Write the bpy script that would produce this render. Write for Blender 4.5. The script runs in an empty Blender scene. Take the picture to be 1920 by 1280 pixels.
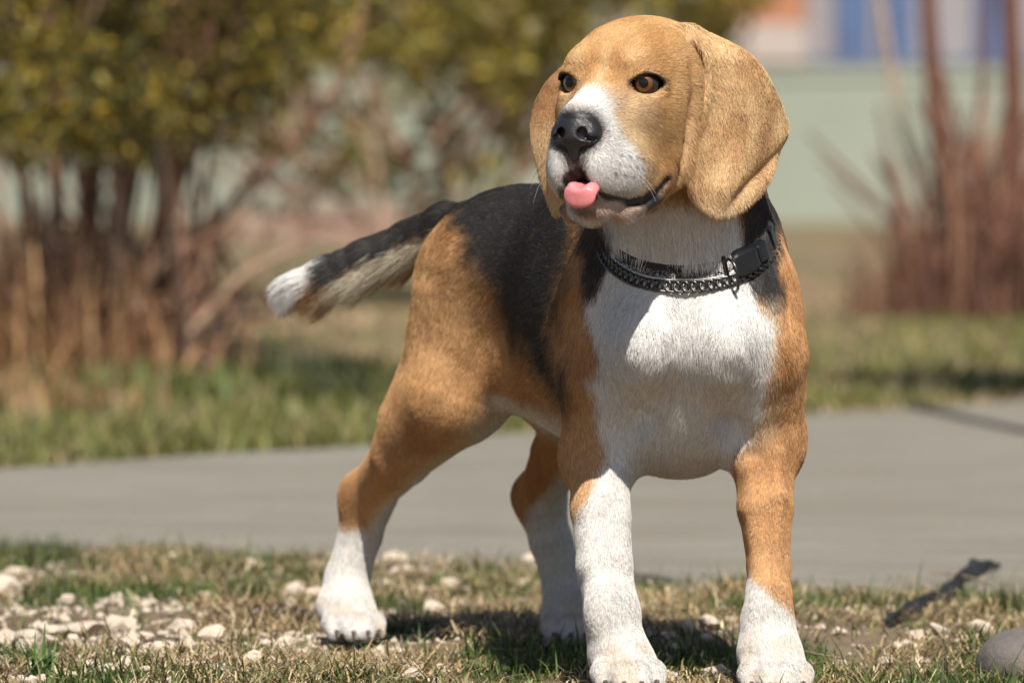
import bpy, math, random
import numpy as np
from mathutils import Vector, Matrix

rng = np.random.default_rng(7)
random.seed(7)
SC = bpy.context.scene
COL = SC.collection

# ------------------------------------------------------------------ camera
CAM_H = 0.375
FPX = 200 / 36 * 1920
PITCH = math.atan(390 / FPX)
cam_d = bpy.data.cameras.new('camera')
cam = bpy.data.objects.new('camera', cam_d)
COL.objects.link(cam)
cam_d.sensor_width = 36
cam_d.lens = 200
cam_d.clip_end = 500
cam_d.clip_start = 0.1
cam.location = (0, 0, CAM_H)
cam.rotation_euler = (math.pi / 2 - PITCH, 0, 0)
cam_d.dof.use_dof = True
cam_d.dof.focus_distance = 3.80
cam_d.dof.aperture_fstop = 9.0
SC.camera = cam

# ------------------------------------------------------------------ light
SUN_EL, SUN_AZ = math.radians(51), math.radians(8)      # azimuth: to the right of straight behind the camera
to_sun = Vector((math.sin(SUN_AZ) * math.cos(SUN_EL), -math.cos(SUN_AZ) * math.cos(SUN_EL), math.sin(SUN_EL)))
sun_d = bpy.data.lights.new('sun', 'SUN')
sun_d.energy = 5.0
sun_d.angle = math.radians(0.5)
sun_d.color = (1.0, 0.94, 0.84)
sun = bpy.data.objects.new('sun', sun_d)
COL.objects.link(sun)
sun.rotation_euler = (-to_sun).to_track_quat('-Z', 'Y').to_euler()
world = bpy.data.worlds.new('World')
SC.world = world
world.use_nodes = True
wn = world.node_tree
sky = wn.nodes.new('ShaderNodeTexSky')
sky.sky_type = 'NISHITA'
sky.sun_disc = False
sky.sun_elevation = SUN_EL
sky.sun_rotation = math.atan2(to_sun.x, to_sun.y)
bg = wn.nodes['Background']
bg.inputs[1].default_value = 0.062
wn.links.new(sky.outputs[0], bg.inputs[0])
SC.view_settings.view_transform = 'Standard'
SC.view_settings.look = 'None'
SC.view_settings.exposure = 0.40
SC.view_settings.gamma = 1
SC.render.engine = 'CYCLES'
SC.cycles.use_denoising = True
SC.cycles.max_bounces = 8
SC.cycles.transparent_max_bounces = 8

# ------------------------------------------------------------------ helpers
cp, sp = math.cos(PITCH), math.sin(PITCH)

def K(px, py, d):
    """world point that stands d metres down the view axis"""
    v = 640 - py
    t = d / (FPX * cp + v * sp)
    return np.array([t * (px - 960), d, CAM_H + t * (v * cp - FPX * sp)])

def G(px, py, z=0.0):
    """point of the ground"""
    v = 640 - py
    dz = v * cp - FPX * sp
    t = (z - CAM_H) / dz
    return np.array([t * (px - 960), t * (FPX * cp + v * sp), z])

def project(p):
    x, y, z = p[..., 0], p[..., 1], p[..., 2] - CAM_H
    f = y * cp - z * sp
    u = y * sp + z * cp
    return 960 + x / f * FPX, 640 - u / f * FPX

def srgb(h):
    """'#rrggbb' to linear"""
    c = [int(h[i:i + 2], 16) / 255 for i in (1, 3, 5)]
    return tuple(x / 12.92 if x <= 0.04045 else ((x + 0.055) / 1.055) ** 2.4 for x in c)

def smoothstep(a, b, x):
    t = np.clip((x - a) / (b - a), 0, 1)
    return t * t * (3 - 2 * t)

def vnoise(p, scale, seed=0):
    """value noise, 0..1"""
    q = np.asarray(p, dtype=np.float64) * scale
    i = np.floor(q).astype(np.int64)
    f = q - i
    f = f * f * (3 - 2 * f)
    def h(dx, dy, dz):
        n = (i[..., 0] + dx) * 374761393 + (i[..., 1] + dy) * 668265263 + (i[..., 2] + dz) * 2147483647 + seed * 1274126177
        n = (n ^ (n >> 13)) * 1274126177
        n = n ^ (n >> 16)
        return (n & 0xFFFF) / 65535.0
    r = 0
    for dx in (0, 1):
        wx = f[..., 0] if dx else 1 - f[..., 0]
        for dy in (0, 1):
            wy = f[..., 1] if dy else 1 - f[..., 1]
            for dz in (0, 1):
                wz = f[..., 2] if dz else 1 - f[..., 2]
                r = r + wx * wy * wz * h(dx, dy, dz)
    return r

def link(o, parent=None):
    COL.objects.link(o)
    if parent is not None:
        o.parent = parent
    return o

def tag(o, label=None, cat=None, group=None, kind=None):
    if label: o['label'] = label
    if cat: o['category'] = cat
    if group: o['group'] = group
    if kind: o['kind'] = kind
    return o

def mesh_obj(name, verts, faces, mat=None, parent=None, smooth=True):
    me = bpy.data.meshes.new(name)
    verts = np.asarray(verts, dtype=np.float32).reshape(-1, 3)
    if isinstance(faces, np.ndarray):
        nv = faces.shape[1]
        me.vertices.add(len(verts)); me.vertices.foreach_set('co', verts.ravel())
        me.loops.add(faces.size); me.loops.foreach_set('vertex_index', faces.astype(np.int32).ravel())
        me.polygons.add(len(faces))
        me.polygons.foreach_set('loop_start', np.arange(0, faces.size, nv, dtype=np.int32))
        me.update(calc_edges=True)
    else:
        me.from_pydata([tuple(map(float, v)) for v in verts], [], faces)
    me.validate()
    me.polygons.foreach_set('use_smooth', np.full(len(me.polygons), smooth, dtype=bool))
    if mat: me.materials.append(mat)
    o = bpy.data.objects.new(name, me)
    return link(o, parent)

def empty(name, loc=(0, 0, 0)):
    o = bpy.data.objects.new(name, None)
    o.location = loc
    o.empty_display_size = 0.05
    return link(o)

class NT:
    """small material builder"""
    def __init__(self, name):
        self.m = bpy.data.materials.new(name)
        self.m.use_nodes = True
        self.t = self.m.node_tree
        self.b = self.t.nodes['Principled BSDF']
    def n(self, kind, **kw):
        nd = self.t.nodes.new(kind)
        for k, v in kw.items():
            setattr(nd, k, v)
        return nd
    def l(self, a, b):
        self.t.links.new(a, b)
    def noise(self, scale, detail=4, rough=0.55, vec=None):
        nd = self.n('ShaderNodeTexNoise')
        nd.inputs['Scale'].default_value = scale
        nd.inputs['Detail'].default_value = detail
        nd.inputs['Roughness'].default_value = rough
        if vec is not None: self.l(vec, nd.inputs['Vector'])
        return nd.outputs['Fac']
    def ramp(self, fac, stops):
        nd = self.n('ShaderNodeValToRGB')
        el = nd.color_ramp.elements
        while len(el) < len(stops): el.new(0.5)
        for e, (p, c) in zip(el, stops):
            e.position = p
            e.color = (*c[:3], 1)
        self.l(fac, nd.inputs[0])
        return nd.outputs[0]
    def mix(self, fac, a, b, mode='MIX'):
        nd = self.n('ShaderNodeMix', data_type='RGBA', blend_type=mode)
        for s, v in ((nd.inputs[0], fac), (nd.inputs[6], a), (nd.inputs[7], b)):
            if hasattr(v, 'is_output'): self.l(v, s)
            elif isinstance(v, (int, float)): s.default_value = v
            else: s.default_value = (*v[:3], 1)
        return nd.outputs[2]
    def pos(self):
        return self.n('ShaderNodeNewGeometry').outputs['Position']
    def bump(self, h, dist, strength=1.0):
        nd = self.n('ShaderNodeBump')
        nd.inputs['Strength'].default_value = strength
        nd.inputs['Distance'].default_value = dist
        self.l(h, nd.inputs['Height'])
        self.l(nd.outputs[0], self.b.inputs['Normal'])
    def base(self, c):
        if hasattr(c, 'is_output'): self.l(c, self.b.inputs['Base Color'])
        else: self.b.inputs['Base Color'].default_value = (*c[:3], 1)
        return self
    def set(self, **kw):
        for k, v in kw.items():
            self.b.inputs[k.replace('_', ' ')].default_value = v
        return self

def plain(name, c, rough=0.7, var=0.0, scale=60, **kw):
    n = NT(name)
    if var:
        f = n.noise(scale, 4, vec=n.pos())
        a = tuple(x * (1 - var) for x in c); b = tuple(min(1, x * (1 + var)) for x in c)
        n.base(n.ramp(f, [(0.3, a), (0.7, b)]))
    else:
        n.base(c)
    n.set(Roughness=rough, **kw)
    return n.m

def color_attr(me, name, cols, domain):
    a = me.attributes.new(name, 'FLOAT_COLOR', domain)
    buf = np.ones((len(cols), 4), np.float32); buf[:, :3] = cols
    a.data.foreach_set('color', buf.ravel())


# ================================================================== THE SETTING
def hull_rock(seed, n=26, flat=0.6, jag=0.25):
    """angular stone: hull of scattered points, unit size"""
    import bmesh
    r = np.random.default_rng(seed)
    p = r.normal(size=(n, 3)); p /= np.linalg.norm(p, axis=1, keepdims=True)
    p *= (1 - jag * r.random((n, 1)))
    p *= np.array((1.0, r.uniform(0.6, 0.95), flat * r.uniform(0.8, 1.2)))
    bm = bmesh.new()
    for q in p: bm.verts.new(q)
    res = bmesh.ops.convex_hull(bm, input=bm.verts)
    junk = list({g for g in res['geom_interior'] + res['geom_unused'] if isinstance(g, bmesh.types.BMVert)})
    if junk: bmesh.ops.delete(bm, geom=junk, context='VERTS')
    me = bpy.data.meshes.new('stone')
    bm.to_mesh(me); bm.free()
    return me

# soil ------------------------------------------------------------------
sm = NT('soil')
ps = sm.pos()
n1 = sm.noise(9, 6, 0.6, ps); n2 = sm.noise(1.1, 5, 0.6, ps); n3 = sm.noise(160, 4, 0.7, ps)
near = sm.ramp(n1, [(0.3, (0.125, 0.088, 0.055)), (0.5, (0.21, 0.155, 0.10)), (0.72, (0.30, 0.235, 0.165))])
far = sm.ramp(n2, [(0.30, (0.10, 0.105, 0.03)), (0.46, (0.20, 0.165, 0.075)), (0.58, (0.31, 0.22, 0.145)), (0.75, (0.37, 0.275, 0.19))])
sx_ = sm.n('ShaderNodeSeparateXYZ'); sm.l(ps, sx_.inputs[0])
mrn = sm.n('ShaderNodeMapRange'); mrn.inputs['From Min'].default_value = 6.2; mrn.inputs['From Max'].default_value = 7.2
sm.l(sx_.outputs['Y'], mrn.inputs['Value'])
c_ = sm.mix(mrn.outputs[0], near, far)
c_ = sm.mix(0.35, c_, sm.ramp(n3, [(0.3, (0.09, 0.065, 0.04)), (0.7, (0.40, 0.32, 0.23))]), 'OVERLAY')
sm.base(c_).set(Roughness=0.95)
sm.bump(n3, 0.01, 0.6)
# one sheet: fine and uneven near the dog, coarse out to the horizon
xs = np.concatenate([[-60, -20, -6, -2.5, -1.2], np.linspace(-0.7, 0.7, 141), [1.2, 2.5, 6, 20, 60]])
ys = np.concatenate([[-10, 0, 2, 3.0], np.linspace(3.4, 5.4, 161), [6, 7, 8, 10, 14, 20, 40, 80, 160]])
gx, gy = np.meshgrid(xs, ys, indexing='ij')
gp = np.stack([gx, gy, np.zeros_like(gx)], -1)
def ground_h(x, y):
    p = np.stack([x, y, np.zeros_like(x)], -1)
    h = (vnoise(p, 9, 201) - 0.5) * 0.012 + (vnoise(p, 32, 202) - 0.5) * 0.007
    m = smoothstep(3.2, 3.6, y) * smoothstep(5.3, 5.0, y) * smoothstep(1.0, 0.7, np.abs(x))
    return h * m - 0.003
gp[..., 2] = ground_h(gx, gy)
ni, nj = gx.shape
ii = np.arange(ni * nj).reshape(ni, nj)
gf = np.stack([ii[:-1, :-1], ii[1:, :-1], ii[1:, 1:], ii[:-1, 1:]], -1).reshape(-1, 4)
tag(mesh_obj('ground', gp.reshape(-1, 3), gf, sm.m), kind='structure')

# concrete path ------------------------------------------------------------
cm_ = NT('path_concrete')
pc = cm_.pos()
mp = cm_.n('ShaderNodeMapping'); mp.inputs['Scale'].default_value = (1.0, 3.0, 1.0); cm_.l(pc, mp.inputs[0])
a_ = cm_.noise(6, 7, 0.65, mp.outputs[0]); b_ = cm_.noise(120, 5, 0.7, mp.outputs[0]); d_ = cm_.noise(1.6, 4, 0.6, mp.outputs[0])
cc = cm_.ramp(a_, [(0.3, (0.185, 0.16, 0.13)), (0.5, (0.26, 0.233, 0.195)), (0.66, (0.32, 0.297, 0.245))])
cc = cm_.mix(0.75, cc, cm_.ramp(b_, [(0.35, (0.14, 0.13, 0.11)), (0.65, (0.50, 0.47, 0.41))]), 'OVERLAY')
cc = cm_.mix(0.45, cc, cm_.ramp(d_, [(0.4, (0.225, 0.205, 0.172)), (0.62, (0.28, 0.275, 0.237))]))
cm_.base(cc).set(Roughness=0.9)
cm_.bump(b_, 0.004, 0.5)
PZ = 0.006
edge_near = [(-900, 985), (-300, 1006), (0, 1016), (250, 1026), (480, 1040), (700, 1058), (900, 1062), (1080, 1068), (1250, 1080), (1500, 1090), (1700, 1096), (1920, 1092), (2300, 1104), (3000, 1125)]
edge_far = [(-900, 925), (-300, 900), (0, 878), (400, 851), (690, 836), (900, 816), (1200, 796), (1520, 776), (1920, 752), (2300, 730), (3000, 700)]
def resample(E, n):
    E = np.array(E, float)
    x = np.linspace(E[0, 0], E[-1, 0], n)
    return np.stack([x, np.interp(x, E[:, 0], E[:, 1])], 1)
n_e = 320
en, ef = resample(edge_near, n_e), resample(edge_far, n_e)
en[:, 1] += (vnoise(np.stack([en[:, 0], en[:, 0] * 0, en[:, 0] * 0], 1), 0.011, 5) - 0.5) * 9 + (vnoise(np.stack([en[:, 0], en[:, 0] * 0, en[:, 0] * 0], 1), 0.03, 6) - 0.5) * 3
top_n = np.array([G(x, y, PZ) for x, y in en]); top_f = np.array([G(x, y, PZ) for x, y in ef])
low_n = top_n.copy(); low_n[:, 2] = -0.03; low_n[:, 1] -= 0.006
low_f = top_f.copy(); low_f[:, 2] = -0.03
pv = np.concatenate([low_n, top_n, top_f, low_f])
i_ = np.arange(n_e - 1)
pf = np.concatenate([np.stack([k * n_e + i_, k * n_e + i_ + 1, (k + 1) * n_e + i_ + 1, (k + 1) * n_e + i_], 1) for k in range(3)])
tag(mesh_obj('path', pv, pf, cm_.m, smooth=False), kind='structure')
def near_edge_y(x): return np.interp(x, top_n[:, 0], top_n[:, 1])
def far_edge_y(x): return np.interp(x, top_f[:, 0], top_f[:, 1])

# stones ----------------------------------------------------------------------
def stone_mat(name, c, dirt):
    g = NT(name)
    g.base(g.ramp(g.noise(90, 6, 0.7, g.pos()), [(0.28, dirt), (0.5, c), (0.8, tuple(min(1, x * 1.18) for x in c))])).set(Roughness=0.9)
    g.bump(g.noise(260, 5, 0.7, g.pos()), 0.003, 0.7)
    return g.m
m_lime = stone_mat('limestone', (0.62, 0.52, 0.42), (0.42, 0.32, 0.24))
m_grey = stone_mat('grey_stone', (0.155, 0.135, 0.125), (0.11, 0.095, 0.085))
ROCKS = [hull_rock(400 + i, 22 + i, 0.5 + 0.05 * (i % 4), 0.3) for i in range(9)]
for m_ in ROCKS: m_.materials.append(m_lime)
GROUP = 'pale limestone pieces scattered in the grass'
COMMON = 'small pale limestone piece lying among others in the stony grass'
BIG = [  # px, py, half width px, label
    (330, 1058, 20, 'pale stone on the grass just before the path, left of the dog'),
    (478, 1070, 20, 'flat pale stone beside the grass tuft near the path'),
    (738, 1060, 24, 'pale stone behind the near hind leg at the path edge'),
    (842, 1102, 18, 'pale stone alone between the hind paws'),
    (985, 1066, 22, 'upright pale stone just left of the far hind leg'),
    (1330, 1190, 24, 'flat pale stone between the two front legs'),
    (1222, 1178, 22, 'dull tilted stone right beside the front leg with the white stocking'),
    (1282, 1178, 18, 'dull stone second from the white front leg'),
    (1322, 1206, 18, 'low dirty stone just below the flat pale one between the front legs'),
    (1822, 1208, 24, 'pale round stone touching the grey boulder'),
    (1760, 1192, 20, 'pale stone half sunk left of the round stone by the boulder'),
    (1686, 1213, 12, 'small flat pale chip in the grass right of the dog'),
    (712, 1212, 22, 'pointed pale stone right below the near hind paw'),
    (712, 1235, 18, 'smaller pale stone leaning under the pointed one by the hind paw'),
    (826, 1254, 18, 'pale stone at the edge of the shadow under the dog'),
    (240, 1268, 28, 'large pale stone at the lower edge below the left stone row'),
    (470, 1250, 22, 'pale stone low in the grass, centre of the bottom left group'),
    (340, 1188, 30, 'long pale stone in the row left of the hind paw'),
    (230, 1170, 32, 'broad pale stone heading the row left of the hind paw'),
    (150, 1178, 38, 'largest pale stone slab of the left row'),
    (95, 1172, 20, 'pale stone at the left end of the row'),
]
STONE_XY = []
rs_count = 0
ORD = 'first second third fourth fifth sixth seventh eighth ninth tenth eleventh twelfth thirteenth fourteenth fifteenth sixteenth seventeenth eighteenth'.split()
def stone(px, py, hw, label):
    global rs_count
    c = G(px, py)
    d = c[1]
    r = hw * 1.4 * d / FPX
    o = bpy.data.objects.new('stone', ROCKS[rs_count % len(ROCKS)])
    rs_count += 1
    COL.objects.link(o)
    o.location = (c[0], c[1], float(ground_h(c[0:1], c[1:2])[0]) + r * 0.36)
    o.rotation_euler = (random.uniform(-.35, .35), random.uniform(-.35, .35), random.uniform(0, 6.28))
    o.scale = (r, r * random.uniform(0.8, 1.1), r * random.uniform(0.8, 1.15))
    STONE_XY.append((c[0], c[1], r * 1.05))
    tag(o, label, 'stone', GROUP)
for px, py, hw, lb in BIG: stone(px, py, hw, lb)
taken = [(b[0], b[1], b[2]) for b in BIG]
CLUSTERS = [(160, 1186, 130, 12, 18, 'in the row left of the near hind paw'), (350, 1200, 60, 18, 18, 'behind the long stone of the left row'),
            (330, 1230, 70, 18, 18, 'in the lower left stone patch'), (520, 1228, 60, 18, 18, 'in the patch below left of the hind paw'), (540, 1195, 40, 10, 9, 'just left of the near hind paw'),
            (100, 1222, 80, 14, 15, 'in the corner patch at the left edge'), (130, 1266, 100, 12, 16, 'along the bottom edge at the far left'), (400, 1268, 90, 12, 17, 'along the bottom edge below the left patch'),
            (735, 1068, 60, 18, 9, 'behind the near hind leg'), (840, 1110, 45, 18, 6, 'on the grass between the hind legs'), (1285, 1186, 70, 16, 9, 'between the front legs'),
            (1785, 1203, 55, 12, 6, 'beside the grey boulder'), (680, 1262, 70, 12, 10, 'along the bottom edge below the near hind paw'), (1020, 1120, 50, 24, 8, 'behind the white front leg'),
            (70, 1095, 80, 26, 12, 'on the upper left grass by the path'), (1250, 1264, 60, 10, 5, 'at the bottom edge between the front paws'), (560, 1130, 50, 14, 6, 'in the shadow streak of the tail'),
            (330, 1110, 80, 26, 12, 'on the bare soil below the path edge, left'), (1600, 1230, 90, 22, 5, 'in the grass right of the tan front leg')]
for cx, cy, sx, sy, k, where in CLUSTERS:
    got = []; tries = 0
    while len(got) < k and tries < 300:
        tries += 1
        x, y = random.gauss(cx, sx * 0.6), random.gauss(cy, sy * 0.6)
        h = random.choice((9, 10, 12, 14, 17, 21, 26)) * random.uniform(0.85, 1.15)
        if y > 1288 or y < 1046: continue
        if any(abs(x - a) < (h + c) * 0.8 and abs(y - b) < (h + c) * 0.36 for a, b, c in taken): continue
        if min(abs(x - q) for q in (1172, 1449, 653, 1066)) < 62 and y > 1150: continue
        taken.append((x, y, h)); got.append((x, y, h))
    for i, (x, y, h) in enumerate(sorted(got)):
        stone(x, y, h, f'{ORD[i]} small pale stone from the left, {where}')
def stone_gap(p):
    """0 over a stone, 1 clear of it"""
    m = np.ones(len(p))
    for x, y, r in STONE_XY:
        m *= smoothstep(0.55, 0.85, np.hypot(p[:, 0] - x, (p[:, 1] - y)) / r)
    return m
# grey boulder, lower right
import bmesh
bm = bmesh.new()
bmesh.ops.create_icosphere(bm, subdivisions=5, radius=1)
c = G(1950, 1262)
for v_ in bm.verts:
    q = np.array(v_.co)
    k_ = 1 + 0.10 * (vnoise(q[None], 1.6, 331)[0] - 0.5) + 0.03 * (vnoise(q[None], 6, 332)[0] - 0.5) + 0.012 * (vnoise(q[None], 22, 333)[0] - 0.5)
    v_.co = q * k_ * np.array((0.042, 0.048, 0.027))
me = bpy.data.meshes.new('boulder'); bm.to_mesh(me); bm.free()
me.polygons.foreach_set('use_smooth', np.ones(len(me.polygons), dtype=bool)); me.materials.append(m_grey)
o = link(bpy.data.objects.new('boulder', me)); o.location = (c[0], c[1] + 0.03, 0.004)
tag(o, 'smooth grey boulder cut by the right edge of the photo', 'boulder')

jt = []  # thin dark streak laid over the far right of the path
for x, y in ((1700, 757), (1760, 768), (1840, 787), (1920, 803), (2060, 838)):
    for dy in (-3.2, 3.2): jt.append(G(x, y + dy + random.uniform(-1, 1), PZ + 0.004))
jo = mesh_obj('dark_streak', jt, [(2 * i, 2 * i + 1, 2 * i + 3, 2 * i + 2) for i in range(4)], plain('streak_dark', (0.035, 0.033, 0.032), 0.8, 0.3, 60), bpy.data.objects['path'], False)
# grass ---------------------------------------------------------------------
def blades_mesh(name, P, heading, length, width, bend, cols, mat, seg=2, label=None):
    """P: roots; blades lean along their heading and bend over"""
    n = len(P)
    d = np.stack([np.cos(heading), np.sin(heading), np.zeros(n)], 1)
    side = np.stack([-np.sin(heading), np.cos(heading), np.zeros(n)], 1)
    vs = []
    for i in range(seg + 1):
        s = i / seg
        a = bend * (0.35 + 0.65 * s)                 # angle from the vertical
        c = P + d * (length * s * np.sin(a))[:, None] + np.array([0, 0, 1.0]) * (length * s * np.cos(a))[:, None]
        w = width * (1 - s * 0.9)
        vs += [c - side * w[:, None] * 0.5, c + side * w[:, None] * 0.5]
    Vb = np.stack(vs, 1)
    Fq = []
    b0 = np.arange(n) * (2 * (seg + 1))
    for i in range(seg):
        Fq.append(np.stack([b0 + 2 * i, b0 + 2 * i + 1, b0 + 2 * i + 3, b0 + 2 * i + 2], 1))
    o = mesh_obj(name, Vb.reshape(-1, 3), np.concatenate(Fq), mat)
    color_attr(o.data, 'tint', np.repeat(cols, 2 * (seg + 1), 0), 'POINT')
    return tag(o, kind='stuff')
def leaf_mat(name, rough=0.55, trans=0.25):
    g = NT(name)
    a = g.n('ShaderNodeAttribute', attribute_name='tint')
    g.base(a.outputs['Color']).set(Roughness=rough)
    if trans:
        tr = g.n('ShaderNodeBsdfTranslucent'); g.l(a.outputs['Color'], tr.inputs['Color'])
        mx = g.n('ShaderNodeMixShader'); mx.inputs[0].default_value = trans
        outn = g.t.nodes['Material Output']
        g.l(g.b.outputs[0], mx.inputs[1]); g.l(tr.outputs[0], mx.inputs[2]); g.l(mx.outputs[0], outn.inputs['Surface'])
    return g.m
m_grass = leaf_mat('grass_blade'); m_straw = leaf_mat('straw', 0.7, 0.1)
def pick(n, cols, w=None, var=0.25):
    cols = np.array(cols)
    k = rng.choice(len(cols), n, p=w)
    return np.clip(cols[k] * np.exp(rng.normal(0, var, n))[:, None], 0.003, 0.9)
def scatter_near(n, dens):
    """roots in the strip before the path, thinned by dens(p)"""
    out = []
    got = 0
    while got < n:
        x = rng.uniform(-0.62, 0.62, n * 2); y = rng.uniform(3.45, 5.35, n * 2)
        ok = (y < near_edge_y(x) + 0.012 + 0.07 * rng.random(len(x)) ** 4) & (np.abs(x) < 0.06 + y * 0.1)
        p = np.stack([x, y, ground_h(x, y)], 1)[ok]
        p = p[rng.random(len(p)) < dens(p)]
        out.append(p); got += len(p)
    return np.concatenate(out)[:n]
def patch(p, sc, seed): return vnoise(np.stack([p[:, 0], p[:, 1] * 0.8, p[:, 0] * 0], 1), sc, seed)
def green_d(p):
    e = near_edge_y(p[:, 0]) - p[:, 1]
    return stone_gap(p) * np.clip(0.07 + 1.2 * smoothstep(0.52, 0.74, patch(p, 11, 301)) + 0.9 * smoothstep(0.22, 0.05, e) * smoothstep(0.35, 0.6, patch(p, 14, 307)), 0, 1)
p = scatter_near(30000, green_d)
n = len(p)
blades_mesh('grass', p, rng.uniform(0, 6.283, n), rng.gamma(3, 0.0032, n) + 0.005, rng.uniform(0.0011, 0.0024, n), rng.uniform(0.4, 1.4, n),
            pick(n, [(0.055, 0.10, 0.018), (0.09, 0.14, 0.025), (0.15, 0.17, 0.045), (0.035, 0.06, 0.014)], [0.35, 0.3, 0.2, 0.15]), m_grass)
p = scatter_near(30000, lambda p: stone_gap(p) * np.clip(0.05 + 1.0 * smoothstep(0.43, 0.64, patch(p, 10, 305)), 0, 1))
n = len(p)
p[:, 2] += rng.uniform(0, 0.006, n)
blades_mesh('dry_grass', p, rng.uniform(0, 6.283, n), rng.gamma(3, 0.0042, n) + 0.005, rng.uniform(0.0009, 0.0020, n), rng.uniform(1.1, 1.66, n),
            pick(n, [(0.40, 0.30, 0.16), (0.30, 0.21, 0.10), (0.52, 0.42, 0.27), (0.15, 0.10, 0.05)], [0.35, 0.27, 0.18, 0.2]), m_straw)

# grit
gv, gfc = [], []
base = np.array([(1, 0, 0), (-1, 0, 0), (0, 1, 0), (0, -1, 0), (0, 0, 1), (0, 0, -1)], float)
tri_ = np.array([(0, 2, 4), (2, 1, 4), (1, 3, 4), (3, 0, 4), (2, 0, 5), (1, 2, 5), (3, 1, 5), (0, 3, 5)])
p = scatter_near(6000, lambda p: np.clip(0.12 + smoothstep(0.5, 0.7, patch(p, 9, 321)), 0, 1))
sz = rng.gamma(2.0, 0.0010, len(p)) + 0.0006
gv = p[:, None, :] + (base[None] + rng.normal(0, 0.22, (len(p), 6, 3))) * sz[:, None, None] * np.array((1, 1, 0.7))
gfc = (np.arange(len(p)) * 6)[:, None, None] + tri_[None]
tag(mesh_obj('gravel', gv.reshape(-1, 3), gfc.reshape(-1, 3), m_lime, smooth=False), kind='stuff')

# beyond the path
def scatter_far(n, dens, y1=15.0):
    out = []; got = 0
    while got < n:
        y = 6.2 + (y1 - 6.2) * rng.random(n * 2) ** 1.6
        x = rng.uniform(-1, 1, n * 2) * (0.25 + y * 0.115)
        ok = y > far_edge_y(x) + 0.01
        p = np.stack([x, y, np.full_like(x, -0.003)], 1)[ok]
        p = p[rng.random(len(p)) < dens(p)]
        out.append(p); got += len(p)
    return np.concatenate(out)[:n]
def far_green(p):
    px, py = project(p)
    left = smoothstep(660, 760, py) * smoothstep(1100, 900, px)
    right = smoothstep(610, 680, py) * smoothstep(1300, 1500, px) * 0.8
    return np.clip(0.06 + left * (0.35 + 0.65 * smoothstep(0.35, 0.6, patch(p, 1.9, 311))) + right * smoothstep(0.3, 0.6, patch(p, 2.2, 313)) + 0.35 * smoothstep(0.5, 0.7, patch(p, 0.9, 315)), 0, 1)
p = scatter_far(30000, far_green)
n = len(p)
blades_mesh('meadow_grass', p, rng.uniform(0, 6.283, n), rng.gamma(3, 0.007, n) + 0.008, rng.uniform(0.003, 0.006, n), rng.uniform(0.4, 1.4, n),
            pick(n, [(0.13, 0.155, 0.032), (0.19, 0.185, 0.045), (0.075, 0.10, 0.022), (0.26, 0.215, 0.09)], [0.35, 0.27, 0.18, 0.2]), m_grass)
p = scatter_far(16000, lambda p: np.clip(0.2 + 0.8 * smoothstep(0.4, 0.65, patch(p, 1.3, 317)), 0, 1))
n = len(p)
blades_mesh('meadow_straw', p, rng.uniform(0, 6.283, n), rng.gamma(3, 0.008, n) + 0.008, rng.uniform(0.002, 0.005, n), rng.uniform(0.8, 1.6, n),
            pick(n, [(0.36, 0.26, 0.15), (0.28, 0.19, 0.10), (0.44, 0.34, 0.22)]), m_straw)
# pale dry stalks on the far edge of the path
def tuft(name, px, py, num, hgt, spread, cols, mat, label, cat, lean=0.35, width=0.004, group=None):
    c = G(px, py)
    P = np.tile(c, (num, 1)) + np.stack([rng.normal(0, spread, num), rng.normal(0, spread, num), np.zeros(num)], 1)
    o = blades_mesh(name, P - c, rng.uniform(0, 6.283, num), hgt * rng.uniform(0.5, 1.1, num), np.full(num, width) * rng.uniform(0.6, 1.2, num), np.abs(rng.normal(0, lean, num)), pick(num, cols), mat, 3)
    o.location = c
    if 'kind' in o: del o['kind']
    return tag(o, label, cat, group)
PALE = [(0.62, 0.50, 0.30), (0.5, 0.38, 0.2)]
tuft('grass_tuft', 228, 858, 7, 0.028, 0.008, PALE, m_straw, 'single pale dry stalks upright at the far edge of the path', 'grass tuft')
tuft('grass_tuft', 130, 872, 18, 0.016, 0.012, PALE, m_straw, 'low pale straw tuft at the path edge near the left of the photo', 'grass tuft', 0.8)
DARK = [(0.045, 0.055, 0.02), (0.06, 0.075, 0.025)]
tuft('weed_clump', 600, 715, 240, 0.055, 0.06, DARK, m_grass, 'dark green weed clump on the verge behind the tail of the dog', 'weed', 0.6, 0.012)
tuft('weed_clump', 668, 748, 200, 0.045, 0.05, DARK, m_grass, 'lower dark green weed clump beside the thigh of the dog', 'weed', 0.7, 0.012)
tuft('weed_clump', 230, 745, 240, 0.06, 0.10, [(0.09, 0.13, 0.03), (0.13, 0.15, 0.04)], m_grass, 'bright green weed clump below the bare stems of the big shrub', 'weed', 0.8, 0.012)
# the tuft in the foreground by the hind paw
tuft('grass_tuft', 470, 1122, 130, 0.022, 0.010, [(0.05, 0.085, 0.018), (0.07, 0.10, 0.025), (0.14, 0.14, 0.06)], m_grass, 'green grass tuft left of the near hind paw', 'grass tuft', 0.55, 0.0018)
tuft('grass_tuft', 1880, 1150, 120, 0.030, 0.016, [(0.05, 0.085, 0.018), (0.07, 0.10, 0.025), (0.14, 0.14, 0.06)], m_grass, 'green grass tuft behind the grey boulder', 'grass tuft', 0.6, 0.002)
tuft('grass_tuft', 80, 1050, 130, 0.024, 0.02, [(0.06, 0.085, 0.022), (0.10, 0.11, 0.04)], m_grass, 'green grass tuft at the near path edge, leftmost in the photo', 'grass tuft', 0.6, 0.002)
tuft('grass_tuft', 75, 1262, 30, 0.032, 0.006, [(0.05, 0.12, 0.02), (0.08, 0.15, 0.03)], m_grass, 'broad bright green blades in the lower left corner', 'grass tuft', 0.7, 0.004)

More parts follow.
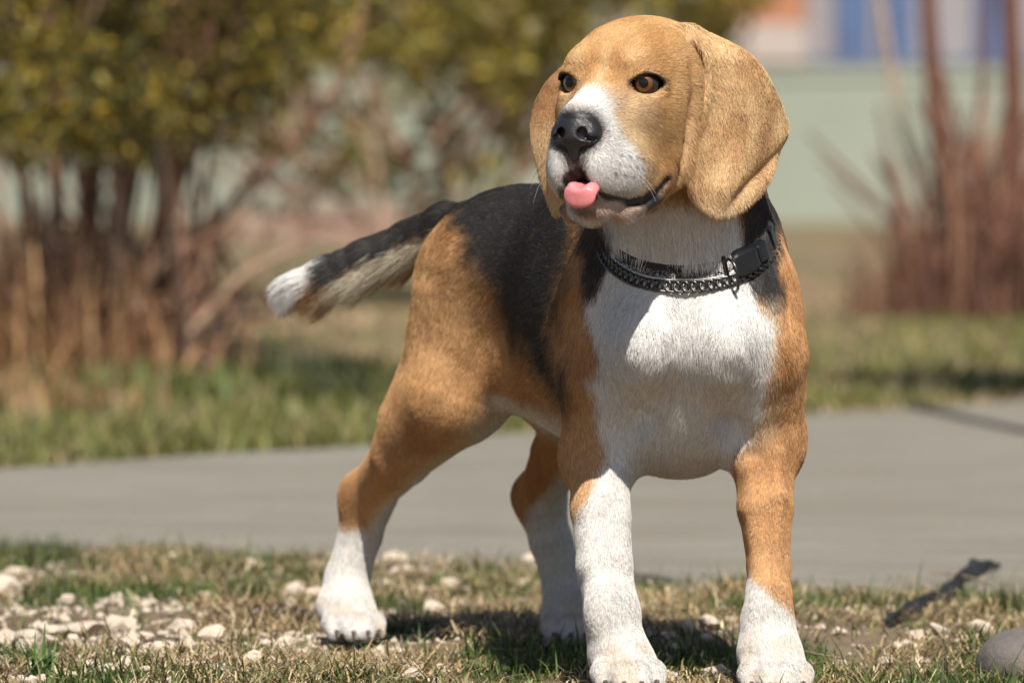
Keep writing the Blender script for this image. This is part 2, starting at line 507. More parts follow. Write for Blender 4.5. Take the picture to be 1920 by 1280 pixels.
# tubes ---------------------------------------------------------------------
def tube_geo(pts, radii, ring=6):
    pts = np.asarray(pts, float); n = len(pts)
    t = np.gradient(pts, axis=0); t /= np.linalg.norm(t, axis=1, keepdims=True) + 1e-9
    ref = np.array([0.3, 1.0, 0.1]) if abs(t[0] @ np.array([0.3, 1, .1])) < 0.95 else np.array([1.0, 0, 0])
    u = np.cross(t, ref); u /= np.linalg.norm(u, axis=1, keepdims=True) + 1e-9
    w = np.cross(t, u)
    a = np.linspace(0, 2 * np.pi, ring, endpoint=False)
    vs = pts[:, None] + np.asarray(radii)[:, None, None] * (np.cos(a)[None, :, None] * u[:, None] + np.sin(a)[None, :, None] * w[:, None])
    fs = []
    for i in range(n - 1):
        for j in range(ring):
            fs.append((i * ring + j, i * ring + (j + 1) % ring, (i + 1) * ring + (j + 1) % ring, (i + 1) * ring + j))
    return vs.reshape(-1, 3), np.array(fs)
def smooth_path(P, n=14):
    P = np.asarray(P, float)
    t = np.linspace(0, 1, len(P)); q = np.linspace(0, 1, n)
    out = np.stack([np.interp(q, t, P[:, k]) for k in range(P.shape[1])], 1)
    for _ in range(2): out[1:-1] = (out[:-2] + 2 * out[1:-1] + out[2:]) / 4
    return out
m_twig = plain('dry_twig', (0.30, 0.23, 0.16), 0.8, 0.3, 120)
def twig(pxs, r, label):
    P = smooth_path([G(x, y) + np.array((0, 0, z)) for x, y, z in pxs], 10)
    v, f = tube_geo(P, np.linspace(r, r * 0.6, len(P)), 6)
    c = P[0]
    o = mesh_obj('twig', v - c, f, m_twig); o.location = c
    tag(o, label, 'twig')
twig([(1500, 1226, .003), (1530, 1236, .004), (1590, 1243, .003)], 0.0011, 'thin grey twig lying right of the tan front leg')
twig([(1925, 1150, .004), (1870, 1126, .012), (1800, 1112, .016), (1745, 1108, .016)], 0.0012, 'pale dry stalk arching over the grass above the boulder')
twig([(640, 1252, .003), (760, 1248, .003), (880, 1254, .003)], 0.0009, 'long dry stalk lying before the shadow of the dog')
twig([(985, 1225, .003), (940, 1228, .004), (905, 1222, .005)], 0.0009, 'short pale stalk lying in the shadow under the dog')
twig([(1650, 1163, .003), (1680, 1140, .012), (1712, 1122, .018)], 0.0009, 'pale stalk leaning out of the grass beside the dark strip')

# dark strip modelled in place of a shadow by the path edge
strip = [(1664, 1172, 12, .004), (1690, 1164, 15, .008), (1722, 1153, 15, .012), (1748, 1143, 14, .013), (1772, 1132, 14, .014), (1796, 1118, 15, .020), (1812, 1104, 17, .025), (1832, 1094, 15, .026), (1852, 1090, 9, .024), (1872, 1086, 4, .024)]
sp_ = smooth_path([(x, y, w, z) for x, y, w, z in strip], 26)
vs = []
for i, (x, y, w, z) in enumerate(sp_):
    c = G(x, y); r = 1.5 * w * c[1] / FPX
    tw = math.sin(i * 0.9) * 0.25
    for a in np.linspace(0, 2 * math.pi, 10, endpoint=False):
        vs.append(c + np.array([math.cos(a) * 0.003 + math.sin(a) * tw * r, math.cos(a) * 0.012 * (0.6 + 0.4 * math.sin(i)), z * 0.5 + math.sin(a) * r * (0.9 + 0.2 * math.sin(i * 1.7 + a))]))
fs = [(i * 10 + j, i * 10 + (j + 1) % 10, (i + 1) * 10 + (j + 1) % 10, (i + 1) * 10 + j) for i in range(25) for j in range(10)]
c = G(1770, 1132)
o = mesh_obj('shadow_strip', np.array(vs) - c, fs + [tuple(range(9, -1, -1)), tuple(25 * 10 + j for j in range(10))], plain('shadow_dark', (0.018, 0.019, 0.026), 0.7, 0.4, 150)); o.location = c
tag(o, 'dark strip standing in for a shadow from the grass onto the path edge', 'strip')

# ------------------------------------------------------------------ shrubs and trees
def foliage(name, centres, radii, count, size, cols, w, mat, parent, flat=1.0):
    """leaf-sized faces in clumps"""
    centres = np.asarray(centres, float); radii = np.asarray(radii, float)
    k = rng.choice(len(centres), count, p=radii ** 2 / (radii ** 2).sum())
    d = rng.normal(size=(count, 3)); d /= np.linalg.norm(d, axis=1, keepdims=True)
    P = centres[k] + d * (radii[k] * rng.random(count) ** 0.45)[:, None] * np.array((1, 1, flat))
    a = rng.normal(size=(count, 3)); a /= np.linalg.norm(a, axis=1, keepdims=True)
    b = np.cross(a, rng.normal(size=(count, 3))); b /= np.linalg.norm(b, axis=1, keepdims=True)
    s = size * rng.uniform(0.6, 1.3, count)
    q = np.stack([P - a * s[:, None], P + b * s[:, None] * 0.45, P + a * s[:, None], P - b * s[:, None] * 0.45], 1)
    if parent is not None: q = q - np.array(parent.location)
    o = mesh_obj(name, q.reshape(-1, 3), np.arange(count * 4).reshape(-1, 4), mat, None, False)
    if parent is not None: o.parent = parent
    color_attr(o.data, 'tint', np.repeat(pick(count, cols, w, 0.3), 4, 0), 'POINT')
    o['kind'] = 'stuff'
    return o
m_leaf = leaf_mat('leaf', 0.5, 0.3)
def bark(name, c): return plain(name, c, 0.85, 0.35, 40)
m_bark_d = bark('bark_dark', (0.085, 0.055, 0.04)); m_bark_r = bark('bark_reddish', (0.26, 0.135, 0.085)); m_bark_p = bark('bark_pale', (0.40, 0.27, 0.19)); m_bark_rr = bark('bark_red_brown', (0.125, 0.052, 0.033))
def stem(par, pts, d, r_px, mat, name='stem', dd=0.0):
    n = len(pts)
    P = smooth_path([K(x, y, d + dd * i / n) for i, (x, y) in enumerate(pts)], 16)
    rr = np.interp(np.linspace(0, 1, 16), [0, 1], [r_px[0], r_px[1]]) * d / FPX
    v, f = tube_geo(P, rr, 8)
    o = mesh_obj(name, v - np.array(par.location), f, mat)
    o.parent = par
    return o
# big shrub on the left
D1 = 8.9
shrub = tag(empty('shrub', tuple(G(200, 705))), 'big shrub with dark stems and yellow green leaves behind the path on the left', 'shrub')
stem(shrub, [(225, 712), (232, 600), (232, 430), (215, 300), (200, 120), (175, -150)], D1, (24, 13), m_bark_p)
stem(shrub, [(170, 705), (160, 520), (172, 330), (190, 150), (160, -200)], D1 + 0.15, (26, 20), m_bark_d)
stem(shrub, [(205, 705), (225, 460), (262, 250), (270, 60), (300, -200)], D1 + 0.3, (20, 13), m_bark_r)
stem(shrub, [(265, 690), (290, 470), (318, 300), (328, 160), (338, -150)], D1 - 0.05, (20, 11), m_bark_r)
stem(shrub, [(250, 700), (300, 540), (395, 430), (470, 335), (590, 235), (660, 120), (690, -40)], D1 + 0.05, (15, 3), m_bark_r)
stem(shrub, [(90, 700), (105, 400), (112, 200), (90, 0), (80, -150)], D1 + 0.1, (16, 10), m_bark_r)
stem(shrub, [(60, 700), (62, 430), (30, 250), (-20, 60)], D1 + 0.25, (14, 9), m_bark_r)
stem(shrub, [(215, 640), (330, 420), (352, 240), (380, 120), (430, -100)], D1 + 0.4, (13, 7), m_bark_r)
stem(shrub, [(280, 470), (345, 330), (420, 170), (470, -60)], D1 + 0.2, (12, 7), m_bark_d)
stem(shrub, [(120, 560), (40, 330), (-60, 200)], D1 + 0.2, (12, 8), m_bark_d)
for i in range(150):
    x0 = random.gauss(190, 120); y0 = random.uniform(560, 720)
    a = random.gauss(0, 0.75); L = random.uniform(100, 330)
    stem(shrub, [(x0, y0), (x0 + math.sin(a) * L * 0.5, y0 - math.cos(a) * L * 0.5), (x0 + math.sin(a * 1.5) * L, y0 - math.cos(a * 1.3) * L)], D1 + random.uniform(-0.25, 0.35), (random.uniform(4, 9), 2.5), random.choice((m_bark_r, m_bark_p, m_bark_r, m_bark_d)), 'twig')
cl, cr = [], []
for i in range(170):
    x = random.uniform(-260, 600); y = random.uniform(-600, 250 - max(0, (x - 300)) * 0.3)
    cl.append(K(x, y, D1 + random.uniform(-0.55, 0.75))); cr.append(random.uniform(0.05, 0.11))
foliage('foliage', cl, cr, 33000, 0.011, [(0.10, 0.095, 0.018), (0.19, 0.155, 0.026), (0.38, 0.26, 0.03), (0.05, 0.05, 0.018)], [0.27, 0.29, 0.20, 0.24], m_leaf, shrub)
for i in range(34):
    x0 = random.gauss(200, 110); dx = random.gauss(10, 60)
    stem(shrub, [(x0, 700), (x0 + dx * 0.3, 450), (x0 + dx * 0.8, 200), (x0 + dx * 1.4, -120)], D1 + random.uniform(-0.3, 0.4), (random.uniform(3.5, 8), random.uniform(2, 4)), random.choice((m_bark_r, m_bark_d, m_bark_r)), 'stem')
# dry growth round its foot
DRY = [(0.30, 0.165, 0.075), (0.22, 0.11, 0.05), (0.38, 0.23, 0.11), (0.12, 0.06, 0.03)]
for (x, y, num, h_, s_, lb) in [(60, 715, 420, 0.24, 0.10, 'dry brown grass clump at the foot of the big shrub, at the photo edge'), (170, 690, 420, 0.25, 0.08, 'tall dry russet grass clump before the stems of the big shrub'), (285, 690, 160, 0.14, 0.06, 'low dry grass clump right of the big shrub stems'), (30, 770, 240, 0.07, 0.09, 'low rust coloured grass clump leaning out below the big shrub')]:
    tuft('dry_grass_clump', x, y, num, h_, s_, DRY if y < 740 else [(0.30, 0.17, 0.08), (0.22, 0.12, 0.06), (0.36, 0.23, 0.11)], m_straw, lb, 'grass clump', 0.75, 0.008)
# yellowish shrub further back, above the dog's back
D2 = 12.5
shrub2 = tag(empty('shrub', (K(850, 500, D2)[0], D2, 0.0)), 'olive yellow shrub above the back of the dog', 'shrub')
stem(shrub2, [(850, 560), (845, 380), (800, 200), (760, -80)], D2, (11, 6), m_bark_r)
stem(shrub2, [(850, 560), (880, 360), (950, 150), (1000, -80)], D2, (10, 6), m_bark_r)
stem(shrub2, [(848, 540), (780, 330), (680, 150), (620, -80)], D2 + .1, (9, 5), m_bark_r)
stem(shrub2, [(850, 540), (960, 330), (1100, 120), (1220, -60)], D2 + .1, (8, 5), m_bark_r)
cl, cr = [], []
for i in range(125):
    x = random.uniform(420, 1390); y = random.uniform(-520, 150 - abs(x - 900) * 0.12)
    if x > 1150 and y > 60: y -= 120
    cl.append(K(x, y, D2 + random.uniform(-0.6, 0.6))); cr.append(random.uniform(0.05, 0.12))
for x, y in [(420, 90), (390, 200), (520, 250), (580, 290), (660, 300), (740, 310), (980, 270), (930, 120), (1010, 220), (800, 380), (470, 60), (520, 120), (430, 180), (590, 60), (640, 210), (700, 240), (830, 240), (850, 310), (900, 340), (760, 170), (960, 200), (1000, 150), (560, 190), (880, 160), (820, 130), (1040, 60)]:
    cl.append(K(x, y, D2 + random.uniform(-.3, .3))); cr.append(random.uniform(0.05, 0.085))
foliage('foliage', cl, cr, 20000, 0.018, [(0.27, 0.235, 0.04), (0.40, 0.31, 0.045), (0.16, 0.145, 0.04), (0.25, 0.17, 0.09)], [0.35, 0.27, 0.23, 0.15], m_leaf, shrub2)
for i in range(120):
    x0 = random.uniform(420, 1000); y0 = random.uniform(200, 440)
    a = random.gauss(-0.5 if x0 < 800 else 0.5, 0.6); L = random.uniform(80, 220)
    stem(shrub2, [(x0, y0), (x0 + math.sin(a) * L * 0.5, y0 - math.cos(a) * L * 0.45), (x0 + math.sin(a * 1.3) * L, y0 - math.cos(a) * L)], D2 + random.uniform(-0.4, 0.4), (random.uniform(3, 6), 2), random.choice((m_bark_r, m_bark_p)), 'twig')
for x, y, num, h_, lb in [(640, 452, 260, 0.19, 'pinkish dry brush clump before the pale wall, left of the tail root'), (520, 440, 160, 0.13, 'low pinkish dry brush farther left before the pale wall'), (740, 446, 200, 0.16, 'pinkish dry brush clump above the tail of the dog')]:
    tuft('dry_brush', x, y, num, h_, 0.16, [(0.42, 0.27, 0.21), (0.34, 0.21, 0.15), (0.5, 0.36, 0.28)], m_straw, lb, 'brush', 0.5, 0.012)
# red-stemmed shrub on the right
D3 = 11.8
shrub3 = tag(empty('shrub', tuple(G(1810, 590))), 'leafless red brown shrub of many stems right of the dog', 'shrub')
stem(shrub3, [(1815, 590), (1800, 450), (1782, 330), (1755, 190), (1742, 60), (1735, -150)], D3, (26, 15), m_bark_rr)
stem(shrub3, [(1880, 590), (1892, 420), (1905, 250), (1896, 60), (1890, -150)], D3 + .1, (26, 17), m_bark_rr)
stem(shrub3, [(1790, 590), (1750, 440), (1700, 280), (1665, 100), (1640, -100)], D3 + .2, (10, 6), m_bark_p)
stem(shrub3, [(1800, 590), (1815, 420), (1835, 260), (1850, 60), (1860, -100)], D3 + .2, (10, 6), m_bark_rr)
for i in range(130):
    x0 = random.gauss(1830, 65); y0 = random.uniform(480, 600)
    a = random.gauss(0.0, 0.26); L = random.uniform(90, 380)
    stem(shrub3, [(x0, y0), (x0 + math.sin(a) * L * 0.5, y0 - math.cos(a) * L * 0.5), (x0 + math.sin(a * 1.2) * L, y0 - math.cos(a * 1.2) * L)], D3 + random.uniform(-0.3, 0.4), (random.uniform(5, 10), 3), random.choice((m_bark_rr, m_bark_rr, m_bark_rr, m_bark_r)), 'twig')
tuft('dry_grass_clump', 1830, 592, 700, 0.20, 0.11, [(0.15, 0.062, 0.038), (0.10, 0.043, 0.027), (0.22, 0.11, 0.065)], m_straw, 'russet dry growth at the foot of the red brown shrub', 'grass clump', 0.4, 0.010)
# stones on the far verge
for px, py, hw, lb in [(1755, 588, 22, 'pale stone on the verge before the red brown shrub'), (1684, 572, 24, 'pinkish stone behind the pale one near the red brown shrub'), (640, 335 + 75, 0, '')][:2]:
    c = G(px, py); r = hw * c[1] / FPX
    o = bpy.data.objects.new('stone', ROCKS[2]); COL.objects.link(o)
    o.location = (c[0], c[1], r * 0.6); o.scale = (r, r, r * 1.1); o.rotation_euler = (0, 0, random.uniform(0, 6))
    tag(o, lb, 'stone', 'pale stones on the far verge')
# low wall far behind
W0, W1 = K(-700, 400, 25.5), K(2600, 420, 23.5)
m_wall = NT('wall_render')
m_wall.base(m_wall.ramp(m_wall.noise(1.5, 5, 0.6, m_wall.pos()), [(0.3, (0.265, 0.295, 0.24)), (0.7, (0.31, 0.335, 0.275))])).set(Roughness=0.9)
def box_between(a, b, z0, z1, th, name, mat, parent=None):
    a = np.array(a); b = np.array(b); a[2] = b[2] = 0
    t = (b - a) / np.linalg.norm(b - a); nrm = np.array([t[1], -t[0], 0])
    vs = []
    for z in (z0, z1):
        for q in (a - nrm * th / 2, b - nrm * th / 2, b + nrm * th / 2, a + nrm * th / 2): vs.append(q + np.array([0, 0, z]))
    fs = [(3, 2, 1, 0), (4, 5, 6, 7), (0, 1, 5, 4), (1, 2, 6, 5), (2, 3, 7, 6), (3, 0, 4, 7)]
    if parent is not None: vs = [q - np.array(parent.location) for q in vs]
    o = mesh_obj(name, vs, fs, mat, None, False)
    if parent is not None: o.parent = parent
    return o
wl = tag(empty('low_wall', (0, 24.5, 0)), 'low pale green rendered wall far behind the dog', 'wall')
box_between(W0, W1, -0.1, 0.60, 0.25, 'wall_face', m_wall.m, wl)
box_between(W0, W1, 0.603, 0.655, 0.27, 'coping', m_wall.m, wl)
# buildings past the wall
m_brick = plain('orange_render', (0.38, 0.17, 0.09), 0.85, 0.2, 3); m_blue = plain('blue_paint', (0.075, 0.12, 0.24), 0.5, 0.15, 4); m_mauve = plain('mauve_render', (0.40, 0.34, 0.31), 0.9, 0.12, 3); m_white = plain('white_paint', (0.27, 0.25, 0.27), 0.6); m_dglass = plain('dark_glass', (0.03, 0.035, 0.05), 0.15)
def bld(name, px0, px1, d, h, mat, label, cat):
    a, b = K(px0, 300, d), K(px1, 300, d)
    e = tag(empty(name, ((a[0] + b[0]) / 2, d + 1.0, 0)), label, cat)
    a[1] += 1.0; b[1] += 1.0
    box_between(a, b, -0.1, h, 2.0, 'wall', mat, e)
    box_between(a + np.array((-.1, 0, 0)), b + np.array((.1, 0, 0)), h, h + 0.12, 2.3, 'roof', m_mauve, e)
    return e, a, b
h1, a1, b1 = bld('hut', 1355, 1510, 30, 2.3, m_brick, 'orange brown hut beyond the pale wall', 'hut')
f0 = K(1355, 300, 29.93); f1 = K(1510, 300, 29.93)
box_between(f0, f1, 0.75, 0.95, 0.06, 'plinth', m_mauve, h1)
h2, a2, b2 = bld('shed', 1512, 1960, 31, 2.4, m_white, 'white shed with blue doors beyond the pale wall', 'shed')
for x0, x1 in ((1568, 1632), (1652, 1712), (1830, 1890)):
    box_between(K(x0, 300, 30.96), K(x1, 300, 30.96), -0.05, 2.0, 0.05, 'door', m_blue, h2)
box_between(K(1512, 300, 30.95), K(1960, 300, 30.95), -0.05, 0.78, 0.09, 'skirting_board', plain('blue_grey', (0.10, 0.12, 0.17), 0.7), h2)
# low hedge and distant trees that close the view
cl, cr = [], []
for i in range(200):
    cl.append(np.array([random.uniform(-7, 7), 46 + random.uniform(-2, 2), random.uniform(0, 5.5)])); cr.append(random.uniform(0.5, 1.0))
tag(foliage('distant_trees', cl, cr, 16000, 0.16, [(0.07, 0.075, 0.025), (0.12, 0.105, 0.035), (0.10, 0.07, 0.04)], None, m_leaf, None), kind='stuff')
cl, cr = [], []
for i in range(40):
    cl.append(np.array([random.uniform(-2.6, 0.7), 27 + random.uniform(-.3, .3), random.uniform(0.2, 1.5)])); cr.append(random.uniform(0.2, 0.35))
hedge = tag(empty('hedge', (-1, 27, 0)), 'dark olive hedge just beyond the pale wall', 'hedge')
foliage('foliage', cl, cr, 7000, 0.05, [(0.07, 0.075, 0.022), (0.15, 0.125, 0.035)], None, m_leaf, hedge)
# tree outside the frame on the right; its low bough shades the verge
tree = tag(empty('tree', (2.1, 7.4, 0)), 'small leafy tree whose bough overhangs the verge at the right', 'tree')
v, f = tube_geo(smooth_path([(2.1, 7.4, -0.05), (2.1, 7.4, 0.8), (2.05, 7.35, 1.6), (2.0, 7.35, 2.6)], 12), np.linspace(0.07, 0.03, 12), 10)
mesh_obj('trunk', v - np.array(tree.location), f, m_bark_d).parent = tree
v, f = tube_geo(smooth_path([(2.08, 7.38, 1.2), (1.6, 7.3, 1.5), (1.1, 7.3, 1.55), (0.75, 7.3, 1.5)], 12), np.linspace(0.035, 0.012, 12), 8)
mesh_obj('limb', v - np.array(tree.location), f, m_bark_d).parent = tree
cl = [np.array([random.uniform(0.72, 1.5), 7.22 + random.uniform(-.32, .3), 1.5 + random.uniform(-.08, .12)]) for _ in range(60)] + [np.array([2.0, 7.4, 2.3]) + np.array([random.gauss(0, .3), random.gauss(0, .3), random.gauss(0, .35)]) for _ in range(25)]
foliage('crown', cl, [0.12] * 60 + [0.2] * 25, 36000, 0.022, [(0.07, 0.085, 0.02), (0.11, 0.11, 0.025)], None, m_leaf, tree)
# ================================================================== THE DOG
# distance-field primitives -----------------------------------------
MM = 0.001
class Prim:
    __slots__ = ('f', 'k', 'op', 'flow', 'tag')
    def __init__(self, f, k, op, flow, tagname):
        self.f, self.k, self.op, self.flow, self.tag = f, k, op, flow, tagname

PR = []
def prim(f, k=0.02, op='+'):
    return Prim(f, k, op, None, '')
def cone_f(a, b, ra, rb):
    a = np.asarray(a, float); b = np.asarray(b, float)
    ab = b - a; L2 = float(ab @ ab)
    def f(p):
        t = np.clip(((p - a) @ ab) / L2, 0, 1)
        q = p - a - t[..., None] * ab
        return np.sqrt((q * q).sum(-1)) - (ra + (rb - ra) * t)
    return f

def ell_f(c, r, M=None):
    c = np.asarray(c, float); r = np.asarray(r, float)
    def f(p):
        q = p - c
        if M is not None: q = q @ M          # columns of M: axes
        q1 = q / r
        k0 = np.sqrt((q1 * q1).sum(-1)) + 1e-9
        q2 = q1 / r
        k1 = np.sqrt((q2 * q2).sum(-1)) + 1e-9
        return np.maximum(k0 * (k0 - 1) / k1, -r.min())
    return f

FLOWS = []
def add(f, k=0.02, op='+', flow=(0, 0, -1), tagname='body', flows=None):
    fl = np.asarray(flow, float)
    PR.append(Prim(f, k, op, fl / np.linalg.norm(fl), tagname))
    if op == '+':
        for g, w in (flows or [(f, fl)]):
            w = np.asarray(w, float)
            FLOWS.append((g, w / np.linalg.norm(w), tagname))

def chain_f(fs, k):
    def f(p):
        d = fs[0](p)
        for g in fs[1:]: d = smin(d, g(p), k)
        return d
    return f

def smin(a, b, k):
    h = np.maximum(k - np.abs(a - b), 0) / k
    return np.minimum(a, b) - h * h * k * 0.25

PXM = FPX     # pixels * depth / PXM = metres
def R(px, d): return px * d / PXM

def limb(pts, k=0.02, flow=None, tagname='leg', own=0.004):
    """pts: (px, py, depth, radius px)"""
    fs, fl = [], []
    for (x0, y0, d0, r0), (x1, y1, d1, r1) in zip(pts[:-1], pts[1:]):
        a, b = K(x0, y0, d0), K(x1, y1, d1)
        f = cone_f(a, b, R(r0, d0), R(r1, d1))
        fs.append(f); fl.append((f, (b - a) if flow is None else flow))
    add(chain_f(fs, own), k, '+', fl[0][1], tagname, fl)

# body axis ------------------------------------------------------------
AX = np.array([0.30, -0.954, 0.0]); AX /= np.linalg.norm(AX)      # rump to chest
LT = np.array([-AX[1], AX[0], 0.0])                               # the dog's left
BM = np.stack([AX, LT, np.array([0, 0, 1.0])], axis=1)
back_flow = -AX + np.array([0, 0, -0.25])
add(ell_f(K(1200, 600, 4.01), (0.150, 0.074, 0.098), BM), 0.02, '+', back_flow, 'rib')
add(ell_f(K(1283, 585, 3.890), (0.078, 0.063, 0.080), BM), 0.04, '+', (-0.1, 0.1, -1), 'chest')
add(ell_f(K(1275, 775, 3.925), (0.070, 0.044, 0.042), BM), 0.04, '+', (-0.05, 0.35, -1), 'chest')
add(cone_f(K(1160, 540, 4.04), K(1010, 505, 4.13), 0.072, 0.055), 0.05, '+', back_flow, 'rib')
add(ell_f(K(985, 490, 4.12), (0.075, 0.060, 0.047), BM), 0.03, '+', -AX + np.array([0, 0, -0.3]), 'rump')
# withers and shoulders
add(ell_f(K(1270, 465, 3.99), (0.085, 0.05, 0.05), BM), 0.05, '+', back_flow, 'rib')
# belly line and sheath
add(cone_f(K(1120, 722, 4.00), K(935, 712, 4.10), 0.030, 0.012), 0.04, '+', (-0.3, 0.8, -0.3), 'belly')
# near hind leg (the dog's right)
add(cone_f(K(930, 530, 4.115), K(862, 730, 4.115), R(125, 4.1), R(78, 4.1)), 0.04, '+', (-0.35, 0.2, -1), 'thigh')
add(cone_f(K(878, 560, 4.14), K(775, 770, 4.16), R(84, 4.1), R(52, 4.1)), 0.04, '+', (-0.4, 0.3, -1), 'thigh')
limb([(845, 755, 4.12, 76), (755, 852, 4.17, 58), (688, 930, 4.23, 42)], 0.03, (-0.5, 0.2, -1))
limb([(676, 918, 4.245, 28), (658, 908, 4.262, 11)], 0.012)
limb([(688, 930, 4.23, 42), (676, 1000, 4.235, 41), (652, 1080, 4.235, 42), (645, 1130, 4.23, 48)], 0.02, (-0.2, -0.1, -1))
# far hind leg
add(cone_f(K(1075, 530, 4.15), K(1085, 740, 4.09), R(120, 4.1), R(75, 4.1)), 0.03, '+', (0, 0.2, -1), 'thigh')
limb([(1085, 760, 4.10, 62), (1050, 850, 4.16, 54), (1010, 930, 4.22, 40)], 0.03, (-0.5, 0.2, -1))
limb([(998, 924, 4.235, 24), (984, 922, 4.256, 12)], 0.012)
limb([(1010, 930, 4.22, 40), (1032, 1010, 4.22, 40), (1058, 1090, 4.22, 42), (1068, 1140, 4.21, 46)], 0.02, (0.2, -0.1, -1))
# front legs
limb([(1150, 560, 3.90, 92), (1128, 700, 3.89, 84), (1125, 835, 3.90, 62)], 0.035, (0, 0.2, -1), 'arm')
limb([(1125, 850, 3.895, 60), (1124, 950, 3.875, 54), (1132, 1060, 3.86, 51), (1146, 1150, 3.85, 50), (1155, 1215, 3.84, 52)], 0.02, (0, 0, -1), 'fore')
limb([(1402, 560, 3.87, 80), (1424, 665, 3.86, 86), (1440, 780, 3.88, 68)], 0.035, (0.05, 0.2, -1), 'arm')
limb([(1434, 850, 3.88, 60), (1435, 950, 3.865, 52), (1441, 1060, 3.855, 40), (1441, 1110, 3.85, 41), (1438, 1165, 3.845, 46), (1441, 1215, 3.835, 54)], 0.02, (0, 0, -1), 'fore')

for x_ in (1200, 1352):
    add(ell_f(K(x_, 636, 3.828), (0.032, 0.022, 0.032), BM), 0.018, '+', (-0.1 if x_ < 1280 else 0.15, 0.1, -1), 'chest')
add(cone_f(K(1276, 585, 3.788), K(1272, 735, 3.800), 0.004, 0.007), 0.010, '-')
add(cone_f(K(1180, 708, 3.800), K(1125, 690, 3.815), 0.004, 0.005), 0.012, '-')     # folds under the breast
add(cone_f(K(1350, 690, 3.790), K(1440, 722, 3.805), 0.004, 0.005), 0.012, '-')
add(cone_f(K(1140, 600, 3.800), K(1128, 668, 3.810), 0.002, 0.003), 0.010, '-')
add(cone_f(K(1155, 850, 3.858), K(1198, 780, 3.858), 0.003, 0.004), 0.016, '-')     # armpits
add(cone_f(K(1392, 845, 3.850), K(1362, 770, 3.852), 0.003, 0.004), 0.016, '-')

for (pts_) in ([(1108, 890, 3.874, 4), (1110, 960, 3.860, 10), (1114, 1060, 3.846, 9), (1136, 1180, 3.834, 4)], [(1160, 890, 3.876, 4), (1166, 970, 3.862, 9), (1170, 1150, 3.845, 4)], [(1458, 850, 3.858, 4), (1460, 930, 3.847, 10), (1452, 1130, 3.836, 4)], [(1412, 880, 3.858, 4), (1414, 950, 3.850, 9), (1430, 1130, 3.838, 4)]):
    limb(pts_, 0.012, (0, 0, -1), 'fore')
add(ell_f(K(1146, 1146, 3.832), (0.010, 0.015, 0.017), BM), 0.02, '+', (0, 0, -1), 'fore')     # wrists
add(ell_f(K(1440, 1150, 3.828), (0.008, 0.011, 0.018), BM), 0.025, '+', (0, 0, -1), 'fore')
add(ell_f(K(1096, 862, 3.905), (0.016, 0.014, 0.018), BM), 0.015, '+', (0, 0.2, -1), 'arm')      # elbows
add(ell_f(K(1464, 838, 3.895), (0.015, 0.012, 0.018), BM), 0.02, '+', (0, 0.2, -1), 'arm')

CLEFTS = []
def paw(cx, cy, d, face, w, toe_r, k=0.010, ztop=None):
    """cx,cy: image place of the paw's centre; face: heading (x,y); four toes fan out ahead"""
    c = K(cx, cy, d)
    fx = np.array([face[0], face[1], 0.0]); fx /= np.linalg.norm(fx)
    lx = np.array([-fx[1], fx[0], 0.0])
    M = np.stack([fx, lx, np.array([0, 0, 1.0])], axis=1)
    add(ell_f(c, (0.026, w * 0.92, 0.020), M), 0.015, '+', fx + np.array([0, 0, -0.6]), 'paw')
    tips = []
    for s, fwd in ((-0.78, 0.012), (-0.27, 0.022), (0.27, 0.022), (0.78, 0.012)):
        base = c + lx * (s * w * 0.7) + fx * (fwd - 0.012) + np.array([0, 0, 0.004])
        knuck = c + lx * (s * w * 0.98) + fx * (fwd + 0.006)
        knuck[2] = toe_r * 1.55
        tip = c + lx * (s * w * 1.02) + fx * (fwd + 0.016)
        tip[2] = toe_r * 0.80
        add(cone_f(base, knuck, toe_r * 0.9, toe_r), 0.006, '+', fx + np.array([0, 0, -0.7]), 'toe')
        add(cone_f(knuck, tip, toe_r, toe_r * 0.8), 0.006, '+', fx + np.array([0, 0, -0.9]), 'toe')
        tips.append((tip, fx, toe_r))
    for s in (-0.53, 0.0, 0.53):                     # clefts between the toes
        a = c + lx * (s * w) + fx * 0.030; a[2] = 0.004
        b = c + lx * (s * w * 0.85) + fx * 0.002; b[2] = toe_r * 3.3
        add(cone_f(a, b, 0.0025, 0.0014), 0.004, '-')
        CLEFTS.append((a, b))
    return tips
CLAWS = []
CLAWS += paw(1172, 1248, 3.835, (0.10, -1), 0.0218, 0.0082)
CLAWS += paw(1449, 1248, 3.825, (0.05, -1), 0.0218, 0.0082)
CLAWS += paw(653, 1152, 4.225, (0.25, -1), 0.0200, 0.0080)
CLAWS += paw(1066, 1160, 4.205, (0.15, -1), 0.0198, 0.0080)

# neck
nk_flow = (0, -0.1, -1)
add(cone_f(K(1305, 560, 3.885), K(1282, 330, 3.840), R(152, 3.87), R(134, 3.85)), 0.03, '+', nk_flow, 'neck')
add(cone_f(K(1300, 480, 3.95), K(1265, 280, 3.87), R(148, 3.9), R(118, 3.87)), 0.04, '+', (0, 0.5, -1), 'neck')

